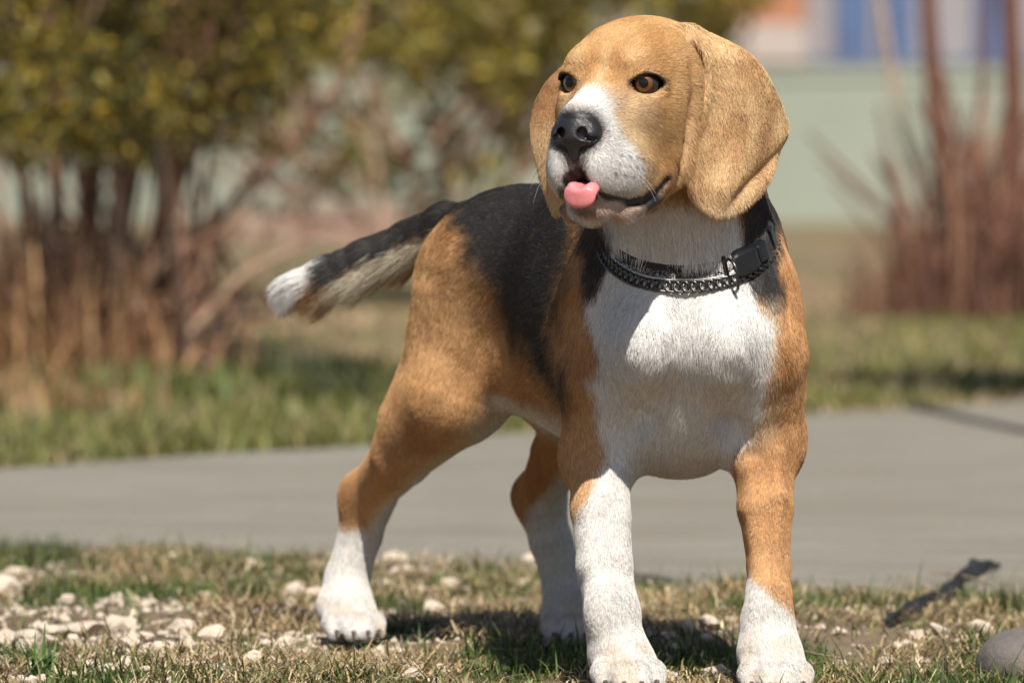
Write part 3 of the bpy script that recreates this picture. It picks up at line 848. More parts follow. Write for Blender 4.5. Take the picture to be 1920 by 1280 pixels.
# head: own frame in millimetres, forward / left / up -------------------
YAW = math.radians(25)
HF = np.array([-math.sin(YAW), -math.cos(YAW), 0.0])
HL = np.array([math.cos(YAW), -math.sin(YAW), 0.0])
HU = np.array([0, 0, 1.0])
HM = np.stack([HF, HL, HU], axis=1)
HO = K(1196, 172, 3.790)
def H(f, l, u): return HO + (HF * f + HL * l + HU * u) * MM
def hd(f, l, u): return HF * f + HL * l + HU * u
def hell(c, r, k, flow, t='head', op='+'):
    add(ell_f(H(*c), np.array(r) * MM, HM), k, op, hd(*flow), t)
def hcone(a, b, ra, rb, k, flow, t='head', op='+'):
    add(cone_f(H(*a), H(*b), ra * MM, rb * MM), k, op, hd(*flow), t)
hell((0, 0, 9), (57, 46, 40), 0.03, (-1, 0, 0.1))
hell((-28, 0, 0), (42, 42, 40), 0.03, (-1, 0, -0.3))
for s in (-1, 1):
    hell((40, 18 * s, 18), (15, 14, 11), 0.014, (-0.8, 0.3 * s, 0.5))          # brow
    hell((10, 29 * s, -26), (34, 16, 26), 0.02, (-1, 0.1 * s, -0.5))             # cheek
    hell((42, 24 * s, -13), (17, 12, 12), 0.02, (-1, 0.3 * s, -0.3))            # under the eye
hcone((34, 0, -20), (84, 0, -30), 27, 20, 0.018, (-1, 0, -0.1), 'muzzle')
hcone((45, 0, 0), (94, 0, -19), 15, 12, 0.012, (-1, 0, 0.05), 'muzzle')
for s in (-1, 1):
    hell((77, 13 * s, -47), (27, 14, 26), 0.010, (-0.8, 0.2 * s, -0.7), 'muzzle')
    hell((56, 23 * s, -52), (27, 12, 20), 0.012, (-0.9, 0.1 * s, -0.6), 'muzzle')
# lower jaw, kept apart from the lips by the mouth line
JAW = chain_f([cone_f(H(10, 0, -60), H(70, 0, -75), 25 * MM, 14 * MM), ell_f(H(78, 0, -76), np.array((13, 15.5, 11)) * MM, HM)], 0.01)
add(JAW, 0.004, '+', hd(-0.9, 0, -0.4), 'jaw')
for s in (-1, 1):
    hcone((38, 27 * s, -68), (60, 20 * s, -79), 8, 8, 0.015, (-0.9, 0, -0.4), 'jaw')     # lower lip
    hell((14, 27 * s, -50), (20, 15, 16), 0.015, (-1, 0.1 * s, -0.5))
# mouth opening
hcone((62, 4, -66), (114, 4, -66), 3.5, 4.5, 0.005, (-1, 0, 0), 'mouth', '-')
MOUTH = [(106, 5, -61), (94, 17, -69), (72, 28, -74), (55, 34.5, -71.5), (42, 38.5, -66), (33, 40, -59)]
for s in (-1, 1):
    for (a, b, ra, rb) in zip(MOUTH[:-1], MOUTH[1:], (1.8, 1.2, 1.2, 2.2, 2.4), (1.2, 1.2, 2.2, 2.4, 1.6)):
        # a slit: reaches inwards from the lip line
        hcone((a[0], a[1] * s, a[2]), (b[0], b[1] * s, b[2]), ra, rb, 0.003, (-1, 0, 0), 'mouth', '-')
        hcone((a[0], (a[1] - 4) * s, a[2] + 0.5), (b[0], (b[1] - 4) * s, b[2] + 0.5), ra, rb, 0.003, (-1, 0, 0), 'mouth', '-')
# crease running back from the lip
for s in (-1, 1):
    hcone((57, 37 * s, -37), (28, 45.5 * s, -50), 1.6, 2.0, 0.008, (-1, 0, 0), 'crease', '-')
# eye openings
EYE = [(44, 25, 5.5), (44.5, -23.5, 6)]
EYE_R = 10.0
for e in EYE:
    s = 1 if e[1] > 0 else -1
    ax = hd(0.86, 0.50 * s, 0.05); ax /= np.linalg.norm(ax)
    sx = np.cross(HU, ax); sx /= np.linalg.norm(sx)
    up = np.cross(ax, sx)
    ti = math.radians(3) * s
    sx, up = sx * math.cos(ti) + up * math.sin(ti), up * math.cos(ti) - sx * math.sin(ti)
    # lid bulge, then the almond cut
    add(ell_f(H(e[0] + 1, e[1] + 0.5 * s, e[2]), np.array((11.5, 13.5, 11.5)) * MM, np.stack([ax, sx, up], 1)), 0.008, '+', hd(-1, 0.5 * s, 0.3), 'lid')
    add(ell_f(H(*e) + ax * 10 * MM - up * 1.7 * MM, np.array((14, 10.4, 6.0)) * MM, np.stack([ax, sx, up], 1)), 0.003, '-', hd(-1, 0, 0), 'eyehole')

for e in EYE:                                     # upper lids: a fold that shades the eye
    s = 1 if e[1] > 0 else -1
    ax = hd(0.86, 0.50 * s, 0.05); ax /= np.linalg.norm(ax)
    sx = np.cross(HU, ax); sx /= np.linalg.norm(sx); up = np.cross(ax, sx)
    q_ = [H(*e) + (ax * a_ + sx * x_ + up * u_) * MM for x_, u_, a_ in ((-11, 1.2, 8.3), (-5.5, 5.2, 11.0), (0, 6.3, 11.5), (5.5, 5.2, 10.8), (11, 1.2, 8.0))]
    add(chain_f([cone_f(a_, b_, 0.0017, 0.0017) for a_, b_ in zip(q_[:-1], q_[1:])], 0.001), 0.003, '+', hd(-1, 0.5 * s, 0.3), 'lid')
# ears: curved sheets with real thickness --------------------------------
def poly_sd(P, x, y):
    """signed distance of (x, y) to polygon P"""
    P = np.asarray(P, float)
    d = np.full(x.shape, 1e18); s = np.ones(x.shape)
    n = len(P)
    for i in range(n):
        j = i - 1
        ex, ey = P[j] - P[i]
        wx, wy = x - P[i, 0], y - P[i, 1]
        t = np.clip((wx * ex + wy * ey) / (ex * ex + ey * ey), 0, 1)
        bx, by = wx - ex * t, wy - ey * t
        d = np.minimum(d, bx * bx + by * by)
        c1 = y >= P[i, 1]; c2 = y < P[j, 1]; c3 = ex * wy > ey * wx
        flip = (c1 & c2 & c3) | (~c1 & ~c2 & ~c3)
        s = np.where(flip, -s, s)
    return s * np.sqrt(d)

def catmull(P, n=5):
    P = np.asarray(P, float); out = []
    m = len(P)
    for i in range(m):
        p0, p1, p2, p3 = P[i - 1], P[i], P[(i + 1) % m], P[(i + 2) % m]
        for t in np.linspace(0, 1, n, endpoint=False):
            out.append(0.5 * (2 * p1 + (p2 - p0) * t + (2 * p0 - 5 * p1 + 4 * p2 - p3) * t * t + (3 * p1 - p0 - 3 * p2 + p3) * t ** 3))
    return np.array(out)

def ear_sheet(origin, sx, tx, nx, poly, n0, th):
    """sheet in the plane (sx, tx) with offset n0(s, t) along nx, half thickness th"""
    def f(p):
        q = p - origin
        s, t, n = q @ sx * 1000, q @ tx * 1000, q @ nx * 1000
        d2 = poly_sd(poly, s, t)
        dn = np.abs(n - n0(s, t)) * 0.9 
        # rounded slab
        a = np.maximum(d2 + th, 0); b = dn
        return (np.sqrt(a * a + b * b) - th + np.minimum(np.maximum(d2 + th, 0 * d2 - 50), 0) * 0) * MM
    return f
# left ear (turned to the camera): leading edge by the cheek, trailing edge swung out and back
e_or = K(1290, 200, 3.768)
e_s = np.array([0.80, 0.60, 0.0]); e_t = np.array([0, 0, -1.0]); e_n = np.array([0.60, -0.80, 0.0])
EARPX = [(1262, 52), (1300, 84), (1311, 150), (1300, 215), (1284, 265), (1277, 325), (1296, 380), (1345, 412), (1398, 395), (1442, 345), (1470, 292), (1484, 252), (1468, 205), (1436, 155), (1396, 102), (1345, 62), (1295, 38)]
kk = 3.765 / FPX * 1000
EARL = catmull([((x - 1290) * kk / 0.80, (y - 200) * kk) for x, y in EARPX], 4)
def ear_n_left(s, t):
    # hangs in a shallow outward curve; leading edge a raised fold that turns in, back edge lightly creased
    return 3 + 8 * np.exp(-((t + 20) / 45) ** 2) * smoothstep(0, 45, s) - 15 * smoothstep(-30, -62, t) \
        + 3.5 * np.exp(-((s - 9) / 6) ** 2) * smoothstep(20, -20, t) - 9 * smoothstep(6, -4, s) * smoothstep(20, -10, t) - 6 * smoothstep(45, 88, s) \
        - 4 * smoothstep(50, 80, t) + 1.3 * np.sin(s * 0.16 + t * 0.06) * smoothstep(10, 50, t) \
        - 3.5 * np.exp(-((s * 0.75 + t - 88) / 7) ** 2) * smoothstep(25, 45, s)
GROOVE = [(1306, 120), (1308, 170), (1294, 222), (1279, 268), (1271, 325), (1286, 380)]
add(chain_f([cone_f(K(a[0], a[1], 3.758), K(b[0], b[1], 3.757), 0.0034, 0.0034) for a, b in zip(GROOVE[:-1], GROOVE[1:])], 0.001), 0.005, '-')
add(ear_sheet(e_or, e_s, e_t, e_n, EARL, ear_n_left, 3.2), 0.003, '+', (0.12, 0.05, -1), 'ear')
# right ear (seen nearly edge on)
r_or = K(1040, 230, 3.805)
rs = np.array([-0.50, 0.866, 0.0]); rt = np.array([0, 0, -1.0]); rn = np.array([-0.866, -0.50, 0.0])
EARR = catmull([(-34, -55), (-38, -25), (-38, 5), (-30, 25), (-18, 45), (-6, 58), (2, 63), (8, 55), (13, 35), (18, 5), (14, -15), (2, -32), (-12, -50), (-24, -60)], 4)
def ear_n_right(s, t):
    return -4 + 6 * np.exp(-((t - 5) / 35) ** 2) - 16 * smoothstep(-25, -60, t) - 3 * smoothstep(30, 70, t) + 5 * smoothstep(-20, 15, s)
add(ear_sheet(r_or, rs, rt, rn, EARR, ear_n_right, 3.2), 0.006, '+', (0, 0.05, -1), 'ear')

# tail
TAILP = [(885, 425, 4.17, 46), (840, 421, 4.185, 41), (770, 450, 4.20, 37), (690, 484, 4.205, 36), (618, 514, 4.21, 35), (572, 530, 4.21, 27)]
limb(TAILP, 0.02, None, 'tail')

# ---------------------------------------------------------------- evaluate
def sdf_all(p, want=False):
    D = np.full(p.shape[:-1], 1.0)
    for q in PR:
        d = q.f(p)
        if q.op == '+': D = smin(D, d, q.k)
        else: D = -smin(-D, d, q.k)
    return D

def build_field(PR, lo, hi, vox, shrink=0.0):
    lo = np.asarray(lo, float); hi = np.asarray(hi, float)
    nb = np.ceil((hi - lo) / (vox * 8)).astype(int)
    N = nb * 8
    bc = np.stack(np.meshgrid(*[(np.arange(n) * 8 + 3.5) * vox for n in nb], indexing='ij'), -1) + lo
    bc = bc.reshape(-1, 3)
    dist = []
    D = np.full(len(bc), 1.0)
    for q in PR:
        d = q.f(bc); dist.append(d)
        if q.op == '+': D = smin(D, d, q.k)
        else: D = -smin(-D, d, q.k)
    half = vox * 4 * 1.75
    act = np.where(np.abs(D) < half + 0.010)[0]
    off = np.stack(np.meshgrid(*[np.arange(8)] * 3, indexing='ij'), -1).reshape(-1, 3)
    pts = (bc[act][:, None, :] + (off[None] - 3.5) * vox)
    F = np.full(pts.shape[:2], 1.0)
    for q, d in zip(PR, dist):
        m = np.where(d[act] < half * 2 + 0.06)[0]
        if not len(m): continue
        dd = q.f(pts[m])
        if q.op == '+': F[m] = smin(F[m], dd, q.k)
        else: F[m] = -smin(-F[m], dd, q.k)
    F = F + shrink
    full = np.where(D < 0, -1.0, 1.0).astype(np.float32).reshape(nb)
    full = np.repeat(np.repeat(np.repeat(full, 8, 0), 8, 1), 8, 2)
    bi = np.stack(np.unravel_index(act, nb), -1) * 8
    idx = bi[:, None, :] + off[None]
    full[idx[..., 0], idx[..., 1], idx[..., 2]] = F
    return surface_nets(full, lo, vox)

def surface_nets(full, lo, vox):
    S = (full < 0)
    c = np.zeros(tuple(n - 1 for n in S.shape), np.uint8)
    for dx in (0, 1):
        for dy in (0, 1):
            for dz in (0, 1):
                c += S[dx:S.shape[0] - 1 + dx, dy:S.shape[1] - 1 + dy, dz:S.shape[2] - 1 + dz]
    cells = np.argwhere((c > 0) & (c < 8))
    ids = np.full(c.shape, -1, np.int32)
    ids[cells[:, 0], cells[:, 1], cells[:, 2]] = np.arange(len(cells))
    corners = np.array([[x, y, z] for x in (0, 1) for y in (0, 1) for z in (0, 1)])
    val = np.stack([full[tuple((cells + k).T)] for k in corners], 1)
    acc = np.zeros((len(cells), 3)); cnt = np.zeros(len(cells))
    for i in range(8):
        for j in range(i + 1, 8):
            if np.abs(corners[i] - corners[j]).sum() != 1: continue
            a, b = val[:, i], val[:, j]
            m = (a < 0) != (b < 0)
            t = np.where(m, a / np.where(m, a - b, 1), 0)
            p = corners[i] + t[:, None] * (corners[j] - corners[i])
            acc[m] += p[m]; cnt[m] += 1
    V = (cells + acc / cnt[:, None]) * vox + lo
    quads = []
    for ax in range(3):
        u, v = (ax + 1) % 3, (ax + 2) % 3
        sl0 = [slice(None)] * 3; sl1 = [slice(None)] * 3
        sl0[ax] = slice(0, -1); sl1[ax] = slice(1, None)
        a, b = S[tuple(sl0)], S[tuple(sl1)]
        e = np.argwhere(a != b)
        e = e[(e[:, u] > 0) & (e[:, v] > 0) & (e[:, u] < c.shape[u]) & (e[:, v] < c.shape[v])]
        inside = a[tuple(e.T)]
        du = np.zeros(3, int); du[u] = 1
        dv = np.zeros(3, int); dv[v] = 1
        q = np.stack([ids[tuple((e - du - dv).T)], ids[tuple((e - dv).T)], ids[tuple(e.T)], ids[tuple((e - du).T)]], 1)
        q[~inside] = q[~inside][:, ::-1]
        quads.append(q)
    Q = np.concatenate(quads)
    Q = Q[(Q >= 0).all(1)]
    return V, Q

V, Q = build_field(PR, (-0.19, 3.62, -0.004), (0.235, 4.36, 0.468), 0.0016, 0.0010)

# ---------------------------------------------------------------- coat: colour, hair length and hair direction per vertex
def normals_of(V, Q):
    n = np.cross(V[Q[:, 2]] - V[Q[:, 0]], V[Q[:, 3]] - V[Q[:, 1]])
    N = np.zeros_like(V)
    for i in range(4): np.add.at(N, Q[:, i], n)
    return N / (np.linalg.norm(N, axis=1, keepdims=True) + 1e-12)
NV = normals_of(V, Q)
DF = np.stack([np.minimum(g(V), 0.2) for g, _, _ in FLOWS], 1).astype(np.float32)
FW = np.exp(-(DF - DF.min(1, keepdims=True)) / 0.006)
FLW = FW @ np.stack([w for _, w, _ in FLOWS])
TAGS = np.array([t for _, _, t in FLOWS])
def share(*names):
    return FW[:, np.isin(TAGS, names)].sum(1) / FW.sum(1)
w_head = share('head', 'muzzle', 'jaw', 'lid'); w_ear = share('ear'); w_tail = share('tail')
w_muz = share('muzzle', 'jaw'); w_paw = share('paw', 'toe'); w_leg = share('leg', 'fore'); w_neck = share('neck', 'chest')
w_hind = share('thigh', 'leg', 'rump')
PXV, PYV = project(V)
HV = ((V - HO) / MM) @ HM                     # head coordinates
hf, hl, hu = HV.T
C_TAN = np.array((0.50, 0.262, 0.108)); C_TAN_D = np.array((0.37, 0.165, 0.055)); C_TAN_L = np.array((0.60, 0.38, 0.19))
C_BLACK = np.array((0.023, 0.021, 0.021)); C_WHITE = np.array((0.76, 0.74, 0.72)); C_CREAM = np.array((0.68, 0.52, 0.34))
C_SOCK = np.array((0.63, 0.605, 0.575)); C_PINK = np.array((0.42, 0.17, 0.13)); C_BROWN = np.array((0.20, 0.09, 0.035))

def wob(a, sc, seed):
    return (vnoise(V, sc, seed) - 0.5) * 2 * a
def poly_mask(P, soft=10, wobble=10, seed=1):
    x = PXV + wob(wobble, 70, seed) + wob(wobble * 0.6, 260, seed + 9)
    y = PYV + wob(wobble, 70, seed + 5) + wob(wobble * 0.6, 260, seed + 13)
    return smoothstep(soft, -soft, poly_sd(P, x, y))
def blend(c, col, m):
    return c + (np.asarray(col) - c) * m[:, None]

coat = np.repeat(C_TAN[None], len(V), 0)
coat = blend(coat, C_TAN_D, smoothstep(0.35, 0.75, vnoise(V, 45, 3)) * 0.6)
coat = blend(coat, C_TAN_L, smoothstep(0.55, 0.85, vnoise(V, 30, 4)) * 0.35)
bodyish = np.clip(1 - w_head - w_ear - w_tail, 0, 1)
lat = (V - K(1200, 600, 4.0)) @ LT
# saddle
SADDLE = [(800, 300), (838, 400), (868, 452), (895, 500), (925, 560), (948, 620), (972, 658), (1002, 690), (1040, 740), (1062, 770), (1062, 700), (1048, 640), (1052, 570), (1070, 500), (1082, 450), (1088, 300)]
front = smoothstep(-0.02, 0.02, (V - K(1100, 600, 3.93)) @ AX - 0.0)
hindtop = share('rump', 'rib', 'thigh', 'belly')
coat = blend(coat, C_BLACK, poly_mask(SADDLE, 26, 16, 21) * bodyish)
coat = blend(coat, C_BLACK, smoothstep(0.245, 0.275, V[:, 2] + wob(0.01, 60, 8)) * share('rib', 'rump') * smoothstep(0.0, 0.02, lat))
# brindled edge of the saddle on the thigh
coat = blend(coat, C_BROWN, smoothstep(95, -10, poly_sd(SADDLE, PXV, PYV)) * share('thigh', 'rump', 'tail') * 0.7 * (1 - poly_mask(SADDLE, 16, 12, 21)) * smoothstep(0.3, 0.6, vnoise(V * np.array((1, 1, 0.4)), 220, 31)))
# black shoulder patches beside the neck
SHR = [(1092, 380), (1160, 400), (1156, 478), (1140, 520), (1113, 556), (1098, 575), (1088, 530), (1096, 480), (1088, 440)]
coat = blend(coat, np.array((0.62, 0.36, 0.16)), share('thigh') * smoothstep(900, 780, PYV) * 0.6 * (1 - poly_mask(SADDLE, 60, 16, 21)))  # thigh coat lightened to stand for the sun on it
coat = blend(coat, C_BLACK, poly_mask(SHR, 8, 8, 41) * bodyish * 0.95)
SHL = [(1378, 330), (1392, 440), (1386, 505), (1412, 545), (1446, 590), (1466, 560), (1462, 500), (1456, 440), (1470, 330)]
coat = blend(coat, C_BLACK, poly_mask(SHL, 8, 8, 43) * bodyish)
nape = smoothstep(3.90, 3.94, V[:, 1]) * share('neck')
coat = blend(coat, C_BLACK, nape * smoothstep(0.0, 0.5, 1 - w_head))
# white: throat, chest, brisket
WHITE = [(1128, 380), (1152, 470), (1130, 520), (1104, 560), (1100, 610), (1122, 655), (1128, 672), (1098, 705), (1112, 745), (1120, 800), (1138, 850), (1112, 900), (1118, 960), (1180, 1000), (1200, 900), (1260, 960), (1365, 880), (1372, 850), (1405, 815), (1438, 780), (1436, 720), (1448, 670), (1450, 590), (1410, 550), (1388, 510), (1392, 440), (1376, 380)]
facing = smoothstep(-0.2, 0.1, NV @ np.array([0.15, -1, -0.25]))
wm = poly_mask(WHITE, 8, 7, 51) * np.clip(1 - w_head - w_ear, 0, 1) * smoothstep(4.02, 3.97, V[:, 1])
coat = blend(coat, C_WHITE, wm)
coat = blend(coat, C_CREAM, poly_mask([(1435, 560), (1460, 560), (1462, 800), (1400, 850), (1395, 810), (1440, 770)], 14, 10, 52) * 0.45 * bodyish)
# belly and the inner side of the legs
belly = share('belly', 'rib', 'chest') * smoothstep(-0.35, -0.75, NV[:, 2]) * smoothstep(0.24, 0.20, V[:, 2])
coat = blend(coat, C_WHITE * np.array((0.95, 0.9, 0.85)), belly)
coat = blend(coat, C_CREAM, smoothstep(0.5, 0.9, NV @ np.array([0.75, -0.35, -0.55])) * share('thigh', 'leg') * smoothstep(4.02, 4.06, V[:, 1]) * 0.9)
coat = blend(coat, C_WHITE, smoothstep(0.80, 0.98, NV @ np.array([0.75, -0.35, -0.55])) * share('thigh', 'leg') * smoothstep(4.02, 4.06, V[:, 1]))
# white stockings
def below(px_a, y_a, px_b, y_b, m, soft=8, wobble=8, seed=61):
    yl = y_a + (PXV - px_a) / (px_b - px_a) * (y_b - y_a)
    return smoothstep(-soft, soft, PYV - yl + wob(wobble, 90, seed) + wob(wobble * 0.6, 300, seed + 3)) * m
hind = smoothstep(4.05, 4.09, V[:, 1])
coat = blend(coat, C_SOCK, below(640, 985, 725, 990, hind * (PXV < 860)))
far_l = hind * (PXV > 900)
coat = blend(coat, C_SOCK, below(970, 985, 1060, 880, far_l, 22, 10, 64))
frontleg = share('fore', 'paw', 'toe', 'arm') * (1 - hind)
coat = blend(coat, C_SOCK, below(1065, 975, 1125, 915, frontleg * (PXV < 1270), 12, 8, 66))
coat = blend(coat, C_SOCK, below(1395, 1065, 1480, 1142, frontleg * (PXV > 1270), 6, 6, 68))
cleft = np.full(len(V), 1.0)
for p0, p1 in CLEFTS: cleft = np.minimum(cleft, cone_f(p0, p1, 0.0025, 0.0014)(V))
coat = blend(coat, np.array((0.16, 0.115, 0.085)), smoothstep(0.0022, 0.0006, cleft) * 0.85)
# greyish tinge on legs and paws
coat = blend(coat, np.array((0.60, 0.50, 0.40)), w_paw * smoothstep(0.40, 0.70, vnoise(V, 90, 71)) * 0.75)
coat = blend(coat, np.array((0.52, 0.44, 0.37)), share('fore', 'leg') * smoothstep(0.48, 0.75, vnoise(V * np.array((1.6, 1.6, 0.6)), 60, 72)) * 0.5 * smoothstep(0.5, 0.7, coat[:, 2]))
# tail
tax = smoothstep(604, 584, PXV + (PYV - 520) * 0.25 + wob(9, 200, 75))
ty = PYV - np.interp(PXV, [530, 610, 690, 770, 840, 885], [540, 522, 490, 452, 420, 425])
tl = blend(np.repeat(C_BLACK[None], len(V), 0), C_TAN, smoothstep(0, 22, ty + wob(10, 120, 76)))
tl = blend(tl, np.array((0.80, 0.70, 0.53)), smoothstep(2, 13, ty + wob(8, 160, 78)) * smoothstep(40, 27, ty) * smoothstep(625, 670, PXV) * smoothstep(850, 800, PXV))
tl = blend(tl, C_WHITE, tax)
coat = coat + (tl - coat) * smoothstep(0.2, 0.7, w_tail)[:, None]
# head
hc = np.repeat(np.array((0.56, 0.32, 0.128))[None], len(V), 0)
hc = blend(hc, C_TAN_D, smoothstep(0.45, 0.8, vnoise(V, 75, 81)) * 0.45)
hc = blend(hc, C_TAN_L, smoothstep(0.4, 0.8, vnoise(V, 55, 82)) * 0.5)
al = np.abs(hl)
hc = blend(hc, np.array((0.36, 0.17, 0.055)), np.exp(-((al - 9) / 6) ** 2) * smoothstep(6, 16, hu) * smoothstep(44, 26, hu) * smoothstep(25, 40, hf) * 0.6)
hc = blend(hc, np.array((0.72, 0.47, 0.24)), np.exp(-((al - 20) / 6) ** 2 - ((hu - 22) / 5) ** 2) * smoothstep(25, 40, hf) * 0.8)
hc = blend(hc, np.array((0.72, 0.50, 0.28)), np.exp(-((al - 30) / 9) ** 2 - ((hu + 24) / 8) ** 2) * smoothstep(10, 30, hf) * 0.7)
hc = blend(hc, C_TAN_L, smoothstep(30, 40, al) * smoothstep(40, 15, hf) * smoothstep(-60, -20, hu) * 0.5)
hc = blend(hc, C_BROWN, np.exp(-((al - 34) / 7) ** 2 - ((hu + 13) / 5) ** 2) * smoothstep(10, 25, hf) * 0.55)
hc = blend(hc, np.array((0.22, 0.09, 0.05)), np.exp(-((al - 17) / 3.0) ** 2) * smoothstep(-24, -10, hu) * smoothstep(4, -6, hu) * smoothstep(40, 48, hf) * 0.7)
hc = blend(hc, C_BROWN, np.exp(-(((cone_f(H(57, 37, -37), H(28, 45.5, -50), 0, 0)(V)) / 0.0035) ** 2)) * 0.6)
muzzle_white = smoothstep(60, 78, hf + 0.12 * (-hu - 30) + wob(5, 150, 84) - 10 * smoothstep(8, 22, al) * smoothstep(-50, -22, hu))
blaze = smoothstep(5.0, 1.5, al - smoothstep(58, 88, hf) * 9 + wob(2.5, 200, 85)) * smoothstep(52, 64, hf) * smoothstep(6, -3, hu)
hc = blend(hc, C_CREAM, smoothstep(44, 66, hf) * smoothstep(10, -10, hu) * 0.55)
hc = blend(hc, C_WHITE, np.maximum(muzzle_white, blaze))
forel = smoothstep(3.0, 1.0, al + wob(1.2, 200, 86)) * smoothstep(34, 44, hf) * smoothstep(34, 10, hu)
hc = blend(hc, C_CREAM, forel * 0.45)
# dark skin round the nose, whisker spots, lips, chin
philt = np.exp(-(hl / 9) ** 2) * smoothstep(-38, -46, hu) * smoothstep(86, 94, hf)
hc = blend(hc, np.array((0.10, 0.09, 0.085)), np.clip(philt * 0.9 * smoothstep(0.2, 0.6, vnoise(V, 900, 87)) + philt * 0.3, 0, 1))
nring = smoothstep(24, 17, np.sqrt(((hf - 97) / 0.9) ** 2 + hl ** 2 + ((hu + 27) * 1.1) ** 2))
hc = blend(hc, np.array((0.13, 0.11, 0.10)), nring * 0.75)
spots = np.zeros(len(V))
for r in range(3):
    for i in range(6):
        c = (86 - i * 6.5 + r * 2, 26 + 0 * i, -42 - r * 6 - i * 0.8)
        spots = np.maximum(spots, smoothstep(1.7, 0.7, np.sqrt((hf - c[0]) ** 2 + (hu - c[2]) ** 2)) * (al > 12))
hc = blend(hc, np.array((0.08, 0.075, 0.075)), spots * 0.8)
chin = share('jaw')
hc = blend(hc, np.array((0.46, 0.25, 0.15)), chin * 0.95)
hc = blend(hc, C_WHITE, chin * smoothstep(0.4, 0.6, vnoise(V, 130, 88)) * smoothstep(-74, -80, hu))
hc = blend(hc, np.array((0.07, 0.05, 0.045)), chin * smoothstep(0.5, 0.65, vnoise(V, 170, 89)) * 0.7)
hc = blend(hc, C_WHITE * 0.9, smoothstep(-80, -86, hu) * smoothstep(66, 50, hf))
# lip line
lipd = np.full(len(V), 1.0)
for s in (-1, 1):
    for a, b in zip(MOUTH[:-1], MOUTH[1:]):
        lipd = np.minimum(lipd, cone_f(H(a[0], a[1] * s, a[2]), H(b[0], b[1] * s, b[2]), 0, 0)(V))
        lipd = np.minimum(lipd, cone_f(H(a[0], (a[1] - 4) * s, a[2] + 0.5), H(b[0], (b[1] - 4) * s, b[2] + 0.5), 0, 0)(V))
lipd = np.minimum(lipd, cone_f(H(62, 0, -57), H(108, 0, -60), 0.004, 0.007)(V))
lowlip = np.exp(-((hf - 47) / 13) ** 4) * smoothstep(-62, -65, hu) * smoothstep(-84, -79, hu + 0.25 * (47 - hf)) * smoothstep(17, 22, al)
lip = np.maximum(smoothstep(0.0046, 0.0032, lipd), lowlip)
# eyelids
eyed = np.full(len(V), 9.0)
for e in EYE:
    s = 1 if e[1] > 0 else -1
    ax = hd(0.86, 0.50 * s, 0.05); ax /= np.linalg.norm(ax)
    sx = np.cross(HU, ax); sx /= np.linalg.norm(sx); up = np.cross(ax, sx)
    ti = math.radians(3) * s
    sx, up = sx * math.cos(ti) + up * math.sin(ti), up * math.cos(ti) - sx * math.sin(ti)
    q = (V - H(*e)) / MM
    xs, us, fs = q @ sx, q @ up, q @ ax
    r = (np.abs(xs / 14.2) ** 1.6 + np.abs((us + 0.8) / 7.4) ** 1.6) ** (1 / 1.6)
    r = np.where(fs > 0, r, 9)
    eyed = np.minimum(eyed, r)
rim = smoothstep(1.08, 0.90, eyed)
skin_dark = np.clip(np.maximum(lip, rim), 0, 1)
hc = blend(hc, np.array((0.012, 0.010, 0.010)), skin_dark)
hm = smoothstep(0.25, 0.6, w_head)
coat = coat + (hc - coat) * hm[:, None]
# ears
ec = np.repeat(np.array((0.70, 0.45, 0.225))[None], len(V), 0)
ec = blend(ec, C_TAN_D, smoothstep(0.45, 0.8, vnoise(V, 60, 91)) * 0.5)
ec = blend(ec, C_TAN_L, smoothstep(0.45, 0.85, vnoise(V, 40, 92)) * 0.5)
ec = blend(ec, C_TAN_D * 0.9, smoothstep(1324, 1310, PXV) * smoothstep(60, 100, PYV) * smoothstep(270, 200, PYV) * 0.9)  # shade on the ear's leading edge, painted as darker tan
ec = blend(ec, np.array((0.40, 0.22, 0.10)), smoothstep(0.58, 0.8, vnoise(V * np.array((1, 1, 0.6)), 85, 93)) * smoothstep(1350, 1430, PXV) * 0.55)
ec = blend(ec, C_CREAM, smoothstep(330, 415, PYV) * 0.55)
coat = coat + (ec - coat) * smoothstep(0.35, 0.65, w_ear)[:, None]
coat = np.clip(coat, 0.006, 0.9)

# hair length (m)
hlen = np.full(len(V), 0.0078)
def mixl(v, m):
    global hlen
    hlen = hlen + (v - hlen) * np.clip(m, 0, 1)
mixl(0.0078, w_neck); mixl(0.0042, w_leg); mixl(0.0026, w_paw)
mixl(0.0040, w_head); mixl(0.0026, w_muz * hm); mixl(0.0044, w_ear)
mixl(0.011, w_tail); mixl(0.030, w_tail * smoothstep(0, 20, ty) * smoothstep(880, 800, PXV)); mixl(0.024, w_tail * smoothstep(610, 560, PXV))
mixl(0.0018, np.exp(-((hf - 98) / 16) ** 2) * smoothstep(-60, -30, hu) * hm)
bare = np.maximum(skin_dark * hm, smoothstep(0.0045, 0.003, lipd))
for e in EYE:
    bare = np.maximum(bare, smoothstep(13.5, 10.5, np.linalg.norm(HV - np.array(e) - np.array((3, 3 if e[1] > 0 else -3, 0)), axis=1)) * (eyed < 1.0))
nosed = np.sqrt(((hf - 99) / 13) ** 2 + (hl / 17) ** 2 + ((hu + 27) / 14) ** 2)
bare = np.maximum(bare, smoothstep(1.05, 0.95, nosed))
coat = blend(coat, np.array((0.012, 0.011, 0.011)), smoothstep(1.12, 1.0, nosed) * hm)
hlen = np.where((hlen < 0.006) & (hm > 0.5), hlen, hlen)


